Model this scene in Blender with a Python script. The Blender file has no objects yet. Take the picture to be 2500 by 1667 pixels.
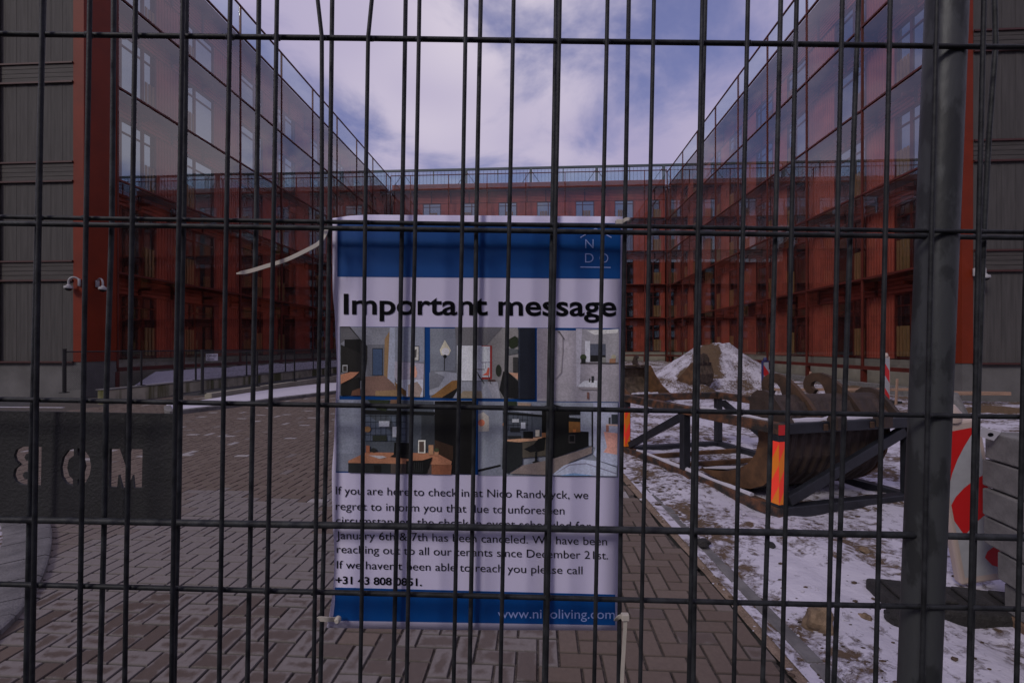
import bpy, bmesh, math, random
import numpy as np
from mathutils import Vector, Matrix, noise
random.seed(7)
SC = bpy.context.scene
COL = SC.collection
R = math.radians
PI = math.pi
# ------------------------------------------------------------------ camera, sky, sun, exposure
F = 1110.0; EYE = 1.54; HOR = 848.0; CX = 1250.0       # focal length and horizon in pixels of a 2500 wide frame
cd = bpy.data.cameras.new('camera'); cam = bpy.data.objects.new('camera', cd); COL.objects.link(cam)
cd.sensor_width = 36.0; cd.lens = 36.0 * F / 2500.0
cd.shift_y = (HOR - 833.5) / 2500.0
cd.clip_start = 0.05; cd.clip_end = 3000
cam.location = (0, 0, EYE); cam.rotation_euler = (R(90), 0, 0)
SC.camera = cam
SUN_EL, SUN_AZ = 38.0, -138.0                            # veiled sun to the left and a little behind the viewer
w = bpy.data.worlds.new('World'); SC.world = w; w.use_nodes = True
nt = w.node_tree; nt.nodes.clear()
def N(tree, t, **kw):
    n = tree.nodes.new(t)
    for k, v in kw.items(): setattr(n, k, v)
    return n
out = N(nt, 'ShaderNodeOutputWorld'); bg = N(nt, 'ShaderNodeBackground')
sky = N(nt, 'ShaderNodeTexSky', sky_type='NISHITA', sun_disc=False)
sky.sun_elevation = R(SUN_EL); sky.sun_rotation = R(SUN_AZ); sky.air_density = 1.6; sky.dust_density = 2.0; sky.ozone_density = 3.0
tc = N(nt, 'ShaderNodeTexCoord'); sep = N(nt, 'ShaderNodeSeparateXYZ')
nt.links.new(tc.outputs['Generated'], sep.inputs[0])
def wmath(op, a, b=None):
    n = N(nt, 'ShaderNodeMath', operation=op)
    for i, v in enumerate((a, b)):
        if v is None: continue
        if isinstance(v, (int, float)): n.inputs[i].default_value = v
        else: nt.links.new(v, n.inputs[i])
    return n.outputs[0]
zc = wmath('MAXIMUM', sep.outputs[2], 0.04); zz = wmath('ADD', zc, 0.22)
comb = N(nt, 'ShaderNodeCombineXYZ')
nt.links.new(wmath('DIVIDE', sep.outputs[0], zz), comb.inputs[0]); nt.links.new(wmath('DIVIDE', sep.outputs[1], zz), comb.inputs[1])
n1 = N(nt, 'ShaderNodeTexNoise'); n1.inputs['Scale'].default_value = 2.1; n1.inputs['Detail'].default_value = 6; n1.inputs['Roughness'].default_value = .58; n1.inputs['Distortion'].default_value = .35
n2 = N(nt, 'ShaderNodeTexNoise'); n2.inputs['Scale'].default_value = 0.8; n2.inputs['Detail'].default_value = 3
mp = N(nt, 'ShaderNodeMapping'); mp.inputs['Location'].default_value = (0.4, 2.6, 0); nt.links.new(comb.outputs[0], mp.inputs[0])
nt.links.new(mp.outputs[0], n1.inputs['Vector']); nt.links.new(mp.outputs[0], n2.inputs['Vector'])
def wramp(src, stops):
    r = N(nt, 'ShaderNodeValToRGB')
    r.color_ramp.interpolation = 'EASE'
    while len(r.color_ramp.elements) < len(stops): r.color_ramp.elements.new(.5)
    for e, (p, c) in zip(r.color_ramp.elements, stops):
        e.position = p; e.color = (c, c, c, 1) if isinstance(c, (int, float)) else (*c, 1)
    nt.links.new(src, r.inputs[0]); return r.outputs[0]
cover = wramp(n1.outputs[0], [(.31, 0.0), (.57, 1.0)])
thick = wramp(n2.outputs[0], [(.38, (2.9, 2.6, 3.9)), (.64, (4.6, 4.15, 4.95))])
mixc = N(nt, 'ShaderNodeMix', data_type='RGBA'); mixc.inputs[0].default_value = .5
tint = N(nt, 'ShaderNodeMix', data_type='RGBA', blend_type='MULTIPLY'); tint.inputs[0].default_value = 1.0
tint.inputs[7].default_value = (.85, .68, .98, 1)
nt.links.new(sky.outputs[0], tint.inputs[6])
veil = N(nt, 'ShaderNodeMix', data_type='RGBA'); veil.inputs[0].default_value = .62; veil.inputs[7].default_value = (1.15, 1.2, 2.35, 1)   # thin high cloud across the blue
nt.links.new(tint.outputs[2], veil.inputs[6])
nt.links.new(cover, mixc.inputs[0]); nt.links.new(veil.outputs[2], mixc.inputs[6]); nt.links.new(thick, mixc.inputs[7])
nt.links.new(mixc.outputs[2], bg.inputs[0]); bg.inputs[1].default_value = 0.14
nt.links.new(bg.outputs[0], out.inputs[0])
sl = bpy.data.lights.new('sun', 'SUN'); sl.energy = 1.3; sl.angle = R(14); sl.color = (1, .93, .86)
so = bpy.data.objects.new('sun', sl); COL.objects.link(so)
sd = Vector((math.sin(R(SUN_AZ)) * math.cos(R(SUN_EL)), math.cos(R(SUN_AZ)) * math.cos(R(SUN_EL)), math.sin(R(SUN_EL))))
so.rotation_euler = sd.to_track_quat('Z', 'Y').to_euler(); so.location = (0, 0, 60)
SC.view_settings.view_transform = 'Standard'; SC.view_settings.look = 'None'; SC.view_settings.gamma = 1.0
SC.view_settings.exposure = 0.03
SC.cycles.transparent_max_bounces = 24; SC.cycles.max_bounces = 8
# ------------------------------------------------------------------ pixel helpers (2500 x 1667 frame -> metres)
def P(px, py, Y): return Vector(((px - CX) / F * Y, Y, EYE - (py - HOR) / F * Y))
def G(px, py, z=0.0):
    Y = (EYE - z) * F / (py - HOR); return Vector(((px - CX) / F * Y, Y, z))
TH = math.atan(63 / F)                                   # the courtyard runs 3.25 degrees to the right of the view
EU = Vector((math.cos(TH), -math.sin(TH), 0)); EV = Vector((math.sin(TH), math.cos(TH), 0))
def UV2(u, v, z=0.0): return EU * u + EV * v + Vector((0, 0, z))
# ------------------------------------------------------------------ materials
def lin(c): return tuple(((x / 255) / 12.92 if x / 255 <= .04045 else ((x / 255 + .055) / 1.055) ** 2.4) for x in c)
KALB = .66
KEEP = ('white_paper', 'printed_blue', 'printed_pale_blue', 'fluorescent_orange', 'amber_reflective', 'reflective_red', 'black_ink', 'red_painted_cladding', 'window_glass_dark')
def mat(name, color, rough=.6, metal=0.0, var=.0, vscale=4.0, stretch=(1, 1, 1), bump=0.0, bscale=30.0, color2=None, lo=.35, hi=.65, spec=.5, detail=5):
    if name not in KEEP: color = tuple(x * KALB for x in color); color2 = color2 and tuple(x * KALB for x in color2)
    m = bpy.data.materials.new(name); m.use_nodes = True; t = m.node_tree; b = t.nodes['Principled BSDF']
    b.inputs['Roughness'].default_value = rough; b.inputs['Metallic'].default_value = metal; b.inputs['Specular IOR Level'].default_value = spec
    b.inputs['Base Color'].default_value = (*color, 1)
    if var or bump or color2:
        tcn = N(t, 'ShaderNodeTexCoord'); mpn = N(t, 'ShaderNodeMapping'); mpn.inputs['Scale'].default_value = stretch
        t.links.new(tcn.outputs['Object'], mpn.inputs[0])
    if var or color2:
        no = N(t, 'ShaderNodeTexNoise'); no.inputs['Scale'].default_value = vscale; no.inputs['Detail'].default_value = detail; no.inputs['Roughness'].default_value = .6
        t.links.new(mpn.outputs[0], no.inputs['Vector'])
        rp = N(t, 'ShaderNodeValToRGB'); rp.color_ramp.elements[0].position = lo; rp.color_ramp.elements[1].position = hi
        c1 = tuple(x * (1 - var) for x in color); c2 = color2 or tuple(min(1, x * (1 + var)) for x in color)
        rp.color_ramp.elements[0].color = (*c1, 1); rp.color_ramp.elements[1].color = (*c2, 1)
        t.links.new(no.outputs[0], rp.inputs[0]); t.links.new(rp.outputs[0], b.inputs['Base Color'])
    if bump:
        nb = N(t, 'ShaderNodeTexNoise'); nb.inputs['Scale'].default_value = bscale; nb.inputs['Detail'].default_value = 4
        t.links.new(mpn.outputs[0], nb.inputs['Vector'])
        bp = N(t, 'ShaderNodeBump'); bp.inputs['Strength'].default_value = bump; bp.inputs['Distance'].default_value = .02
        t.links.new(nb.outputs[0], bp.inputs['Height']); t.links.new(bp.outputs[0], b.inputs['Normal'])
    return m
def glass_mat(name, f0, power, tintc=(.93, .95, .95), rough=0.0, wav=0.0):
    m = bpy.data.materials.new(name); m.use_nodes = True; t = m.node_tree; t.nodes.clear()
    o = N(t, 'ShaderNodeOutputMaterial'); mx = N(t, 'ShaderNodeMixShader'); tr = N(t, 'ShaderNodeBsdfTransparent'); gl = N(t, 'ShaderNodeBsdfGlossy')
    tr.inputs[0].default_value = (*tintc, 1); gl.inputs['Roughness'].default_value = rough
    lw = N(t, 'ShaderNodeLayerWeight'); lw.inputs[0].default_value = .5
    pw = N(t, 'ShaderNodeMath', operation='POWER'); pw.inputs[1].default_value = power; t.links.new(lw.outputs['Facing'], pw.inputs[0])
    ma = N(t, 'ShaderNodeMath', operation='MULTIPLY_ADD'); ma.inputs[1].default_value = 1 - f0; ma.inputs[2].default_value = f0
    t.links.new(pw.outputs[0], ma.inputs[0]); t.links.new(ma.outputs[0], mx.inputs[0]); t.links.new(tr.outputs[0], mx.inputs[1]); t.links.new(gl.outputs[0], mx.inputs[2])
    if wav:
        tcn = N(t, 'ShaderNodeTexCoord'); nb = N(t, 'ShaderNodeTexNoise'); nb.inputs['Scale'].default_value = .9; nb.inputs['Detail'].default_value = 1
        t.links.new(tcn.outputs['Object'], nb.inputs['Vector'])
        bp = N(t, 'ShaderNodeBump'); bp.inputs['Strength'].default_value = wav; bp.inputs['Distance'].default_value = .01
        t.links.new(nb.outputs[0], bp.inputs['Height']); t.links.new(bp.outputs[0], gl.inputs['Normal'])
    t.links.new(mx.outputs[0], o.inputs[0]); return m
def attr_mat(name, rough=.7, spec=.3):
    m = bpy.data.materials.new(name); m.use_nodes = True; t = m.node_tree; b = t.nodes['Principled BSDF']
    a = N(t, 'ShaderNodeAttribute', attribute_name='print'); tcn = N(t, 'ShaderNodeTexCoord'); mx = N(t, 'ShaderNodeMix', data_type='RGBA', blend_type='MULTIPLY'); mx.inputs[0].default_value = 1
    n1 = N(t, 'ShaderNodeTexNoise'); n1.inputs['Scale'].default_value = 520; n1.inputs['Detail'].default_value = 2; n2 = N(t, 'ShaderNodeTexNoise'); n2.inputs['Scale'].default_value = 45; n2.inputs['Detail'].default_value = 4
    ad = N(t, 'ShaderNodeMath', operation='ADD'); rg = N(t, 'ShaderNodeMapRange'); rg.inputs[1].default_value = .6; rg.inputs[2].default_value = 1.4; rg.inputs[3].default_value = .72; rg.inputs[4].default_value = 1.26
    for n_, i_ in ((n1, 0), (n2, 1)): t.links.new(tcn.outputs['Object'], n_.inputs['Vector']); t.links.new(n_.outputs[0], ad.inputs[i_])
    t.links.new(ad.outputs[0], rg.inputs[0]); t.links.new(a.outputs['Color'], mx.inputs[6]); t.links.new(rg.outputs[0], mx.inputs[7]); t.links.new(mx.outputs[2], b.inputs['Base Color'])
    b.inputs['Roughness'].default_value = rough; b.inputs['Specular IOR Level'].default_value = spec
    return m
M = {}
M['wire'] = mat('galvanised_wire_dark', (.030, .032, .036), .55, .1, .45, 60, bump=.08, bscale=300, spec=.22)
M['wire2'] = mat('galvanised_wire_worn', (.042, .045, .050), .55, .1, .5, 45, bump=.10, bscale=300, spec=.22)
M['pole'] = mat('galvanised_tube', (.064, .068, .073), .5, .2, .26, 26, stretch=(1, 1, .45), bump=.05, bscale=120, lo=.46, hi=.51, spec=.3)
M['red'] = mat('red_painted_cladding', (.36, .066, .036), .55, 0, .2, 1.2)
M['redbar'] = mat('dark_red_metal', (.125, .020, .012), .5, 0, .2, 2, spec=.3)
M['drip'] = mat('dark_oxide_red_ledge', (.07, .016, .012), .6)
M['orange'] = mat('orange_red_steel', (.225, .025, .004), .6, 0, .12, 1.5, spec=.25)
M['board'] = mat('weathered_grey_boards', (.080, .074, .070), .8, 0, .22, 2.2, stretch=(5, 5, .35), bump=.1, bscale=14)
M['trim'] = mat('grey_trim_boards', (.075, .066, .060), .75, 0, .25, 3, stretch=(.4, .4, 6))
M['plinth'] = mat('fair_faced_concrete', (.16, .155, .152), .85, 0, .2, 1.1, bump=.1, bscale=25)
M['plinth2'] = mat('beige_plinth_boards', (.42, .39, .31), .8, 0, .2, 1.3)
M['darkwin'] = glass_mat('window_glass_dark', .38, 3.0, (.8, .9, .95))
_t = M['darkwin'].node_tree
_d = N(_t, 'ShaderNodeBsdfDiffuse'); _d.inputs[0].default_value = (.012, .013, .015, 1)
_m = [n for n in _t.nodes if n.type == 'MIX_SHADER'][0]; _t.links.new(_d.outputs[0], _m.inputs[1]); [n for n in _t.nodes if n.type == 'BSDF_GLOSSY'][0].inputs[0].default_value = (.72, .88, .95, 1)
M['room'] = mat('dark_room', (.03, .026, .024), .9)
M['slat'] = mat('bare_wood_slats', (.36, .20, .075), .7, 0, .25, 5, stretch=(6, 6, .5))
M['body'] = mat('dark_wall_core', (.03, .016, .014), .9)
M['skin'] = glass_mat('facade_glass', .08, 2.35, (.84, .85, .86), wav=.03)
M['balus'] = glass_mat('balustrade_glass', .07, 4.0, (.86, .92, .94))
M['screen'] = glass_mat('screen_glass', .10, 4.0, (.72, .80, .86))
M['teal'] = mat('grey_green_steel', (.10, .135, .15), .5)
M['concrete'] = mat('concrete_block_grey', (.20, .192, .185), .9, 0, .25, 9, bump=.22, bscale=70)
M['kerb'] = mat('kerb_concrete', (.185, .176, .174), .85, 0, .3, 6, bump=.3, bscale=70)
M['white'] = mat('white_plastic', (.48, .47, .48), .4)
M['lens'] = mat('black_dome', (.01, .01, .011), .08)
M['black'] = mat('black_powder_coat', (.012, .012, .013), .5)
M['signwhite'] = mat('white_sign', (.72, .70, .78), .5)
M['ink'] = mat('black_ink', (.003, .003, .005), .7, spec=.1)
M['tie'] = mat('natural_nylon', (.72, .66, .58), .45, 0, .06, 40)
M['rackblue'] = mat('dark_blue_painted_steel', (.014, .016, .023), .5, 0, .35, 9, bump=.15, bscale=60)
M['rackrust'] = mat('rusty_painted_steel', (.030, .024, .02), .7, 0, .2, 8, color2=(.19, .075, .03), lo=.42, hi=.66, bump=.3, bscale=50)
M['rust'] = mat('brown_rusted_steel', (.10, .047, .020), .75, .1, .35, 5, color2=(.185, .088, .036), bump=.25, bscale=60)
M['rustmid'] = mat('brown_plate_steel', (.062, .034, .02), .75, .1, .35, 5, color2=(.12, .062, .032), bump=.25, bscale=60)
M['rustdk'] = mat('dark_rusted_steel', (.055, .034, .025), .7, .1, .35, 8, bump=.3, bscale=50)
M['mudsteel'] = mat('muddy_worn_steel', (.12, .085, .055), .8, .1, .4, 7, color2=(.21, .15, .10), bump=.4, bscale=40)
M['wood'] = mat('pale_timber', (.40, .25, .17), .8, 0, .2, 4, stretch=(1, 1, 8), bump=.2, bscale=40)
M['pallet'] = mat('brown_timber', (.17, .105, .06), .85, 0, .35, 8, bump=.4, bscale=40)
M['rubber'] = mat('black_recycled_rubber', (.022, .020, .019), .85, 0, .4, 14, bump=.6, bscale=60)
M['cream'] = mat('cream_plastic_frame', (.62, .50, .44), .5)
M['stripew'] = mat('reflective_white', (.50, .51, .54), .4, 0, .06, 20)
M['striper'] = mat('reflective_red', (.50, .012, .012), .4)
M['bluepl'] = mat('dark_blue_plastic', (.02, .022, .12), .5)
M['oran_f'] = mat('fluorescent_orange', (1.0, .055, .025), .5)
M['oran_y'] = mat('amber_reflective', (.75, .20, .01), .5)
M['stone'] = mat('sandstone_lump', (.24, .165, .10), .9, 0, .3, 14, bump=.6, bscale=30)
M['platedark'] = mat('dark_cast_plate', (.026, .026, .029), .7, 0, .35, 9, bump=.16, bscale=330)
M['brickdark'] = mat('street_building_brick', (.055, .042, .04), .9, 0, .2, 3)
M['snow'] = mat('clean_snow', (.62, .595, .67), .7, 0, .05, 3, bump=.35, bscale=9)
M['asphalt'] = mat('asphalt', (.06, .058, .06), .9, 0, .3, 5, bump=.3, bscale=80)
# mossy concrete: streaks of green below the coping
def moss():
    m = mat('mossy_concrete', (.50, .46, .35), .9, 0, .22, 2.2, bump=.3, bscale=40); t = m.node_tree; b = t.nodes['Principled BSDF']
    src = b.inputs['Base Color'].links[0].from_socket
    tcn = N(t, 'ShaderNodeTexCoord'); mpn = N(t, 'ShaderNodeMapping'); mpn.inputs['Scale'].default_value = (1.4, 1.4, .12); t.links.new(tcn.outputs['Object'], mpn.inputs[0])
    no = N(t, 'ShaderNodeTexNoise'); no.inputs['Scale'].default_value = 1.6; no.inputs['Detail'].default_value = 5; t.links.new(mpn.outputs[0], no.inputs['Vector'])
    rp = N(t, 'ShaderNodeValToRGB'); rp.color_ramp.elements[0].position = .5; rp.color_ramp.elements[1].position = .62; t.links.new(no.outputs[0], rp.inputs[0])
    mx = N(t, 'ShaderNodeMix', data_type='RGBA'); t.links.new(rp.outputs[0], mx.inputs[0]); t.links.new(src, mx.inputs[6]); mx.inputs[7].default_value = (.075, .075, .018, 1)
    t.links.new(mx.outputs[2], b.inputs['Base Color']); return m
M['moss'] = moss()
# trampled snow over mud
def snowmud(name, scale, lo, hi, mask=None, snowc=(.60, .575, .655), mud=(.14, .095, .062), stretch=(1, 1, 1)):
    snowc = tuple(x * .80 for x in snowc); mud = tuple(x * .66 for x in mud)
    m = bpy.data.materials.new(name); m.use_nodes = True; t = m.node_tree; b = t.nodes['Principled BSDF']; b.inputs['Roughness'].default_value = .85
    b.inputs['Specular IOR Level'].default_value = .2
    tcn = N(t, 'ShaderNodeTexCoord'); mpn = N(t, 'ShaderNodeMapping'); mpn.inputs['Scale'].default_value = stretch; t.links.new(tcn.outputs['Object'], mpn.inputs[0])
    def nz(s, d=6, r=.6, dist=0):
        n = N(t, 'ShaderNodeTexNoise'); n.inputs['Scale'].default_value = s; n.inputs['Detail'].default_value = d; n.inputs['Roughness'].default_value = r; n.inputs['Distortion'].default_value = dist
        t.links.new(mpn.outputs[0], n.inputs['Vector']); return n.outputs[0]
    def mth(op, a, bb):
        n = N(t, 'ShaderNodeMath', operation=op)
        for i, v in enumerate((a, bb)):
            if isinstance(v, (int, float)): n.inputs[i].default_value = v
            else: t.links.new(v, n.inputs[i])
        return n.outputs[0]
    fine = nz(scale * 5, 6, .7, .4); big = nz(scale * .55, 4, .55)
    v = mth('ADD', mth('MULTIPLY', fine, .56), mth('MULTIPLY', big, .44))
    if mask:
        a = N(t, 'ShaderNodeAttribute', attribute_name='bare'); v = mth('ADD', v, a.outputs['Fac'])
    rp = N(t, 'ShaderNodeValToRGB'); rp.color_ramp.elements[0].position = lo; rp.color_ramp.elements[1].position = hi
    t.links.new(v, rp.inputs[0])
    c1 = N(t, 'ShaderNodeMix', data_type='RGBA'); t.links.new(nz(scale * 2, 4), c1.inputs[0]); c1.inputs[6].default_value = (*[x * .86 for x in snowc], 1); c1.inputs[7].default_value = (*[min(1, x * 1.1) for x in snowc], 1)
    c2 = N(t, 'ShaderNodeMix', data_type='RGBA'); t.links.new(nz(scale * 7, 5), c2.inputs[0]); c2.inputs[6].default_value = (*[x * .45 for x in mud], 1); c2.inputs[7].default_value = (*[x * 1.7 for x in mud], 1)
    mx = N(t, 'ShaderNodeMix', data_type='RGBA'); t.links.new(rp.outputs[0], mx.inputs[0]); t.links.new(c1.outputs[2], mx.inputs[6]); t.links.new(c2.outputs[2], mx.inputs[7])
    t.links.new(mx.outputs[2], b.inputs['Base Color'])
    bp = N(t, 'ShaderNodeBump'); bp.inputs['Strength'].default_value = .55; bp.inputs['Distance'].default_value = .03
    t.links.new(mth('SUBTRACT', mth('MULTIPLY', nz(scale * 9, 4), .6), rp.outputs[0]), bp.inputs['Height']); t.links.new(bp.outputs[0], b.inputs['Normal'])
    return m
M['snowmud'] = snowmud('trampled_snow_on_mud', 2.3, .522, .60, mask=True)
M['pile'] = snowmud('snowy_sand_heap', 3.4, .475, .60, mask=True, mud=(.13, .085, .05))
M['gravel'] = snowmud('sandy_gravel', 16, .36, .66, snowc=(.42, .31, .23), mud=(.16, .115, .08))
# paving bricks: colour per brick, frosted rims round damp centres on the grey ones
def paving_mat():
    m = bpy.data.materials.new('concrete_paving_bricks'); m.use_nodes = True; t = m.node_tree; b = t.nodes['Principled BSDF']
    a = N(t, 'ShaderNodeAttribute', attribute_name='brick'); uv = N(t, 'ShaderNodeUVMap'); sp = N(t, 'ShaderNodeSeparateXYZ'); t.links.new(uv.outputs[0], sp.inputs[0])
    sa = N(t, 'ShaderNodeSeparateColor'); t.links.new(a.outputs['Color'], sa.inputs[0])
    def mth(op, x, y=None, cl=False):
        n = N(t, 'ShaderNodeMath', operation=op, use_clamp=cl)
        for i, v in enumerate((x, y)):
            if v is None: continue
            if isinstance(v, (int, float)): n.inputs[i].default_value = v
            else: t.links.new(v, n.inputs[i])
        return n.outputs[0]
    tcn = N(t, 'ShaderNodeTexCoord')
    def nz(s, d=5, r=.6):
        n = N(t, 'ShaderNodeTexNoise'); n.inputs['Scale'].default_value = s; n.inputs['Detail'].default_value = d; n.inputs['Roughness'].default_value = r
        t.links.new(tcn.outputs['Object'], n.inputs['Vector']); return n.outputs[0]
    ex = mth('MINIMUM', sp.outputs[0], mth('SUBTRACT', .21, sp.outputs[0])); ey = mth('MINIMUM', sp.outputs[1], mth('SUBTRACT', .105, sp.outputs[1]))
    ed = mth('MINIMUM', ex, ey)                                    # distance to the brick's rim, metres
    k = mth('ADD', mth('MULTIPLY', ed, 19.0), mth('MULTIPLY', mth('SUBTRACT', nz(13), .5), 2.3))
    k = mth('ADD', k, mth('MULTIPLY', mth('SUBTRACT', sa.outputs[1], .5), 1.0))
    rp = N(t, 'ShaderNodeValToRGB'); rp.color_ramp.elements[0].position = .22; rp.color_ramp.elements[1].position = .66; t.links.new(k, rp.inputs[0])
    def mixc(f, c1, c2):
        x = N(t, 'ShaderNodeMix', data_type='RGBA')
        for s, v in ((0, f), (6, c1), (7, c2)):
            if isinstance(v, tuple): x.inputs[s].default_value = (*v, 1)
            elif isinstance(v, (int, float)): x.inputs[s].default_value = v
            else: t.links.new(v, x.inputs[s])
        return x.outputs[2]
    brown = mixc(nz(40), (0.085, 0.062, 0.048), (0.159, 0.120, 0.095)); brown = mixc(mth('MULTIPLY', sa.outputs[2], .5), brown, (0.073, 0.047, 0.033))
    frost = mixc(nz(50), (0.111, 0.095, 0.088), (0.194, 0.169, 0.159)); damp = mixc(nz(30), (0.052, 0.036, 0.026), (0.093, 0.065, 0.049))
    grey = mixc(mth('MULTIPLY', rp.outputs[0], .9), frost, damp)
    c = mixc(sa.outputs[0], brown, grey); c = mixc(mth('MULTIPLY', mth('GREATER_THAN', sa.outputs[0], 1.5), .75), c, (0.304, 0.284, 0.284))
    speck = N(t, 'ShaderNodeValToRGB'); speck.color_ramp.elements[0].position = .68; speck.color_ramp.elements[1].position = .76; t.links.new(nz(130, 2), speck.inputs[0])
    c = mixc(mth('MULTIPLY', speck.outputs[0], .35), c, (0.330, 0.297, 0.277))
    jr = N(t, 'ShaderNodeValToRGB'); jr.color_ramp.elements[0].position = .0035; jr.color_ramp.elements[1].position = .0085; t.links.new(ed, jr.inputs[0])
    c = mixc(jr.outputs[0], (0.020, 0.016, 0.013), c)                   # brick colour darkened along the chamfers
    t.links.new(c, b.inputs['Base Color'])
    rr = N(t, 'ShaderNodeMapRange'); t.links.new(mth('MULTIPLY', rp.outputs[0], sa.outputs[0]), rr.inputs[0]); rr.inputs[3].default_value = .72; rr.inputs[4].default_value = .42
    t.links.new(rr.outputs[0], b.inputs['Roughness'])
    bp = N(t, 'ShaderNodeBump'); bp.inputs['Strength'].default_value = .3; bp.inputs['Distance'].default_value = .004; t.links.new(nz(220, 3), bp.inputs['Height']); t.links.new(bp.outputs[0], b.inputs['Normal'])
    return m
M['brick'] = paving_mat()
M['joint'] = mat('sand_joint', (.045, .036, .03), .95, 0, .5, 60, color2=(.14, .11, .09))
M['print'] = attr_mat('printed_paper', .65, .25)
M['paper'] = mat('white_paper', (.74, .70, .92), .6, spec=.25)
M['inkblue'] = mat('printed_blue', (.0, .064, .27), .5, spec=.3)
M['inkpale'] = mat('printed_pale_blue', (.33, .42, .80), .6, spec=.2)
M['sleeve'] = glass_mat('clear_laminate', .014, 4.0, (.97, .97, .97), .08)
M['lamp'] = bpy.data.materials.new('lit_lamp'); M['lamp'].use_nodes = True
_b = M['lamp'].node_tree.nodes['Principled BSDF']; _b.inputs['Emission Color'].default_value = (1, .8, .5, 1); _b.inputs['Emission Strength'].default_value = 6
# ------------------------------------------------------------------ mesh helpers
class MB:
    def __init__(s): s.v = []; s.f = []; s.mi = []; s.cur = 0
    def add(s, vs, fs):
        o = len(s.v); s.v += [tuple(v) for v in vs]; s.f += [tuple(i + o for i in f) for f in fs]; s.mi += [s.cur] * len(fs); return s
    def box(s, x0, x1, y0, y1, z0, z1, X=None):
        vs = [Vector((x, y, z)) for z in (z0, z1) for y in (y0, y1) for x in (x0, x1)]
        if X: vs = [X(v) if callable(X) else X @ v for v in vs]
        return s.add(vs, [(0, 2, 3, 1), (4, 5, 7, 6), (0, 1, 5, 4), (2, 6, 7, 3), (0, 4, 6, 2), (1, 3, 7, 5)])
    def bbox(s, x0, x1, y0, y1, z0, z1, b, X=None):      # box with chamfered edges
        bm = bmesh.new(); bmesh.ops.create_cube(bm, size=1)
        for v in bm.verts: v.co = Vector((x0 + (v.co.x + .5) * (x1 - x0), y0 + (v.co.y + .5) * (y1 - y0), z0 + (v.co.z + .5) * (z1 - z0)))
        bmesh.ops.bevel(bm, geom=bm.edges[:], offset=b, segments=2, affect='EDGES', profile=.5)
        bm.verts.index_update(); vs = [v.co.copy() for v in bm.verts]; fs = [[v.index for v in f.verts] for f in bm.faces]; bm.free()
        if X: vs = [X(v) if callable(X) else X @ v for v in vs]
        return s.add(vs, fs)
    def beam(s, a, b, wd, ht, up=Vector((0, 0, 1)), bev=.006):
        a = Vector(a); b = Vector(b); d = b - a; L = d.length; d.normalize(); sx = d.cross(up)
        if sx.length < 1e-4: sx = d.cross(Vector((1, 0, 0)))
        sx.normalize(); uz = sx.cross(d)
        X = Matrix((( d.x, sx.x, uz.x, a.x), (d.y, sx.y, uz.y, a.y), (d.z, sx.z, uz.z, a.z), (0, 0, 0, 1)))
        return s.bbox(0, L, -wd / 2, wd / 2, -ht / 2, ht / 2, min(bev, wd * .3, ht * .3), X)
    def tube(s, pts, r, n=10, caps=True):
        pts = [Vector(p) for p in pts]; rings = []; prev = None
        for i, p in enumerate(pts):
            d = (pts[min(i + 1, len(pts) - 1)] - pts[max(i - 1, 0)]).normalized()
            if prev is None:
                a = d.cross(Vector((0, 1, 0)));  a = a if a.length > 1e-3 else d.cross(Vector((1, 0, 0)))
            else: a = prev - d * prev.dot(d)
            a.normalize(); prev = a; b2 = d.cross(a); rr = r[i] if isinstance(r, (list, tuple)) else r
            rings.append([p + (a * math.cos(2 * PI * k / n) + b2 * math.sin(2 * PI * k / n)) * rr for k in range(n)])
        fs = []
        for i in range(len(rings) - 1):
            for k in range(n): fs.append((i * n + k, i * n + (k + 1) % n, (i + 1) * n + (k + 1) % n, (i + 1) * n + k))
        if caps: fs.append(tuple(range(n - 1, -1, -1))); fs.append(tuple((len(rings) - 1) * n + k for k in range(n)))
        return s.add([v for r_ in rings for v in r_], fs)
    def prism(s, poly, X0, X1):                           # poly of 2D points mapped by X0 / X1 into the two end faces
        n = len(poly); vs = [X0(p) for p in poly] + [X1(p) for p in poly]
        fs = [tuple(range(n)), tuple(range(2 * n - 1, n - 1, -1))] + [(i, i + n, (i + 1) % n + n, (i + 1) % n) for i in range(n)]
        return s.add(vs, fs)
    def build(s, name, m, parent=None, smooth=False, loc=None):
        me = bpy.data.meshes.new(name); me.from_pydata(s.v, [], s.f)
        ms = m if isinstance(m, list) else [m]
        for x in ms: me.materials.append(x)
        if len(ms) > 1: me.polygons.foreach_set('material_index', s.mi)
        bm = bmesh.new(); bm.from_mesh(me); bmesh.ops.recalc_face_normals(bm, faces=bm.faces); bm.to_mesh(me); bm.free()
        if smooth:
            me.polygons.foreach_set('use_smooth', [True] * len(me.polygons))
            if smooth != 'all': me.set_sharp_from_angle(angle=R(38))
        o = bpy.data.objects.new(name, me); COL.objects.link(o)
        if parent: o.parent = parent
        if loc: o.location = loc
        return o
def tag(o, label=None, cat=None, group=None, kind=None):
    for k, v in (('label', label), ('category', cat), ('group', group), ('kind', kind)):
        if v: o[k] = v
    return o
def thing(name, label, cat, loc=(0, 0, 0), rz=0.0, group=None):
    o = bpy.data.objects.new(name, None); COL.objects.link(o); o.location = loc; o.rotation_euler = (0, 0, rz); return tag(o, label, cat, group)
def copy_tree(o, parent=None):
    c = o.copy(); COL.objects.link(c)
    if parent: c.parent = parent
    for ch in list(o.children): copy_tree(ch, c)
    return c
def inst(src, name, parent, loc):                        # a part sharing another part's mesh
    o = src.copy(); o.name = name; COL.objects.link(o); o.parent = parent; o.location = loc
    for ch in list(src.children):
        c = ch.copy(); COL.objects.link(c); c.parent = o
    return o
def structure(o): o['kind'] = 'structure'; return o
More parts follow.
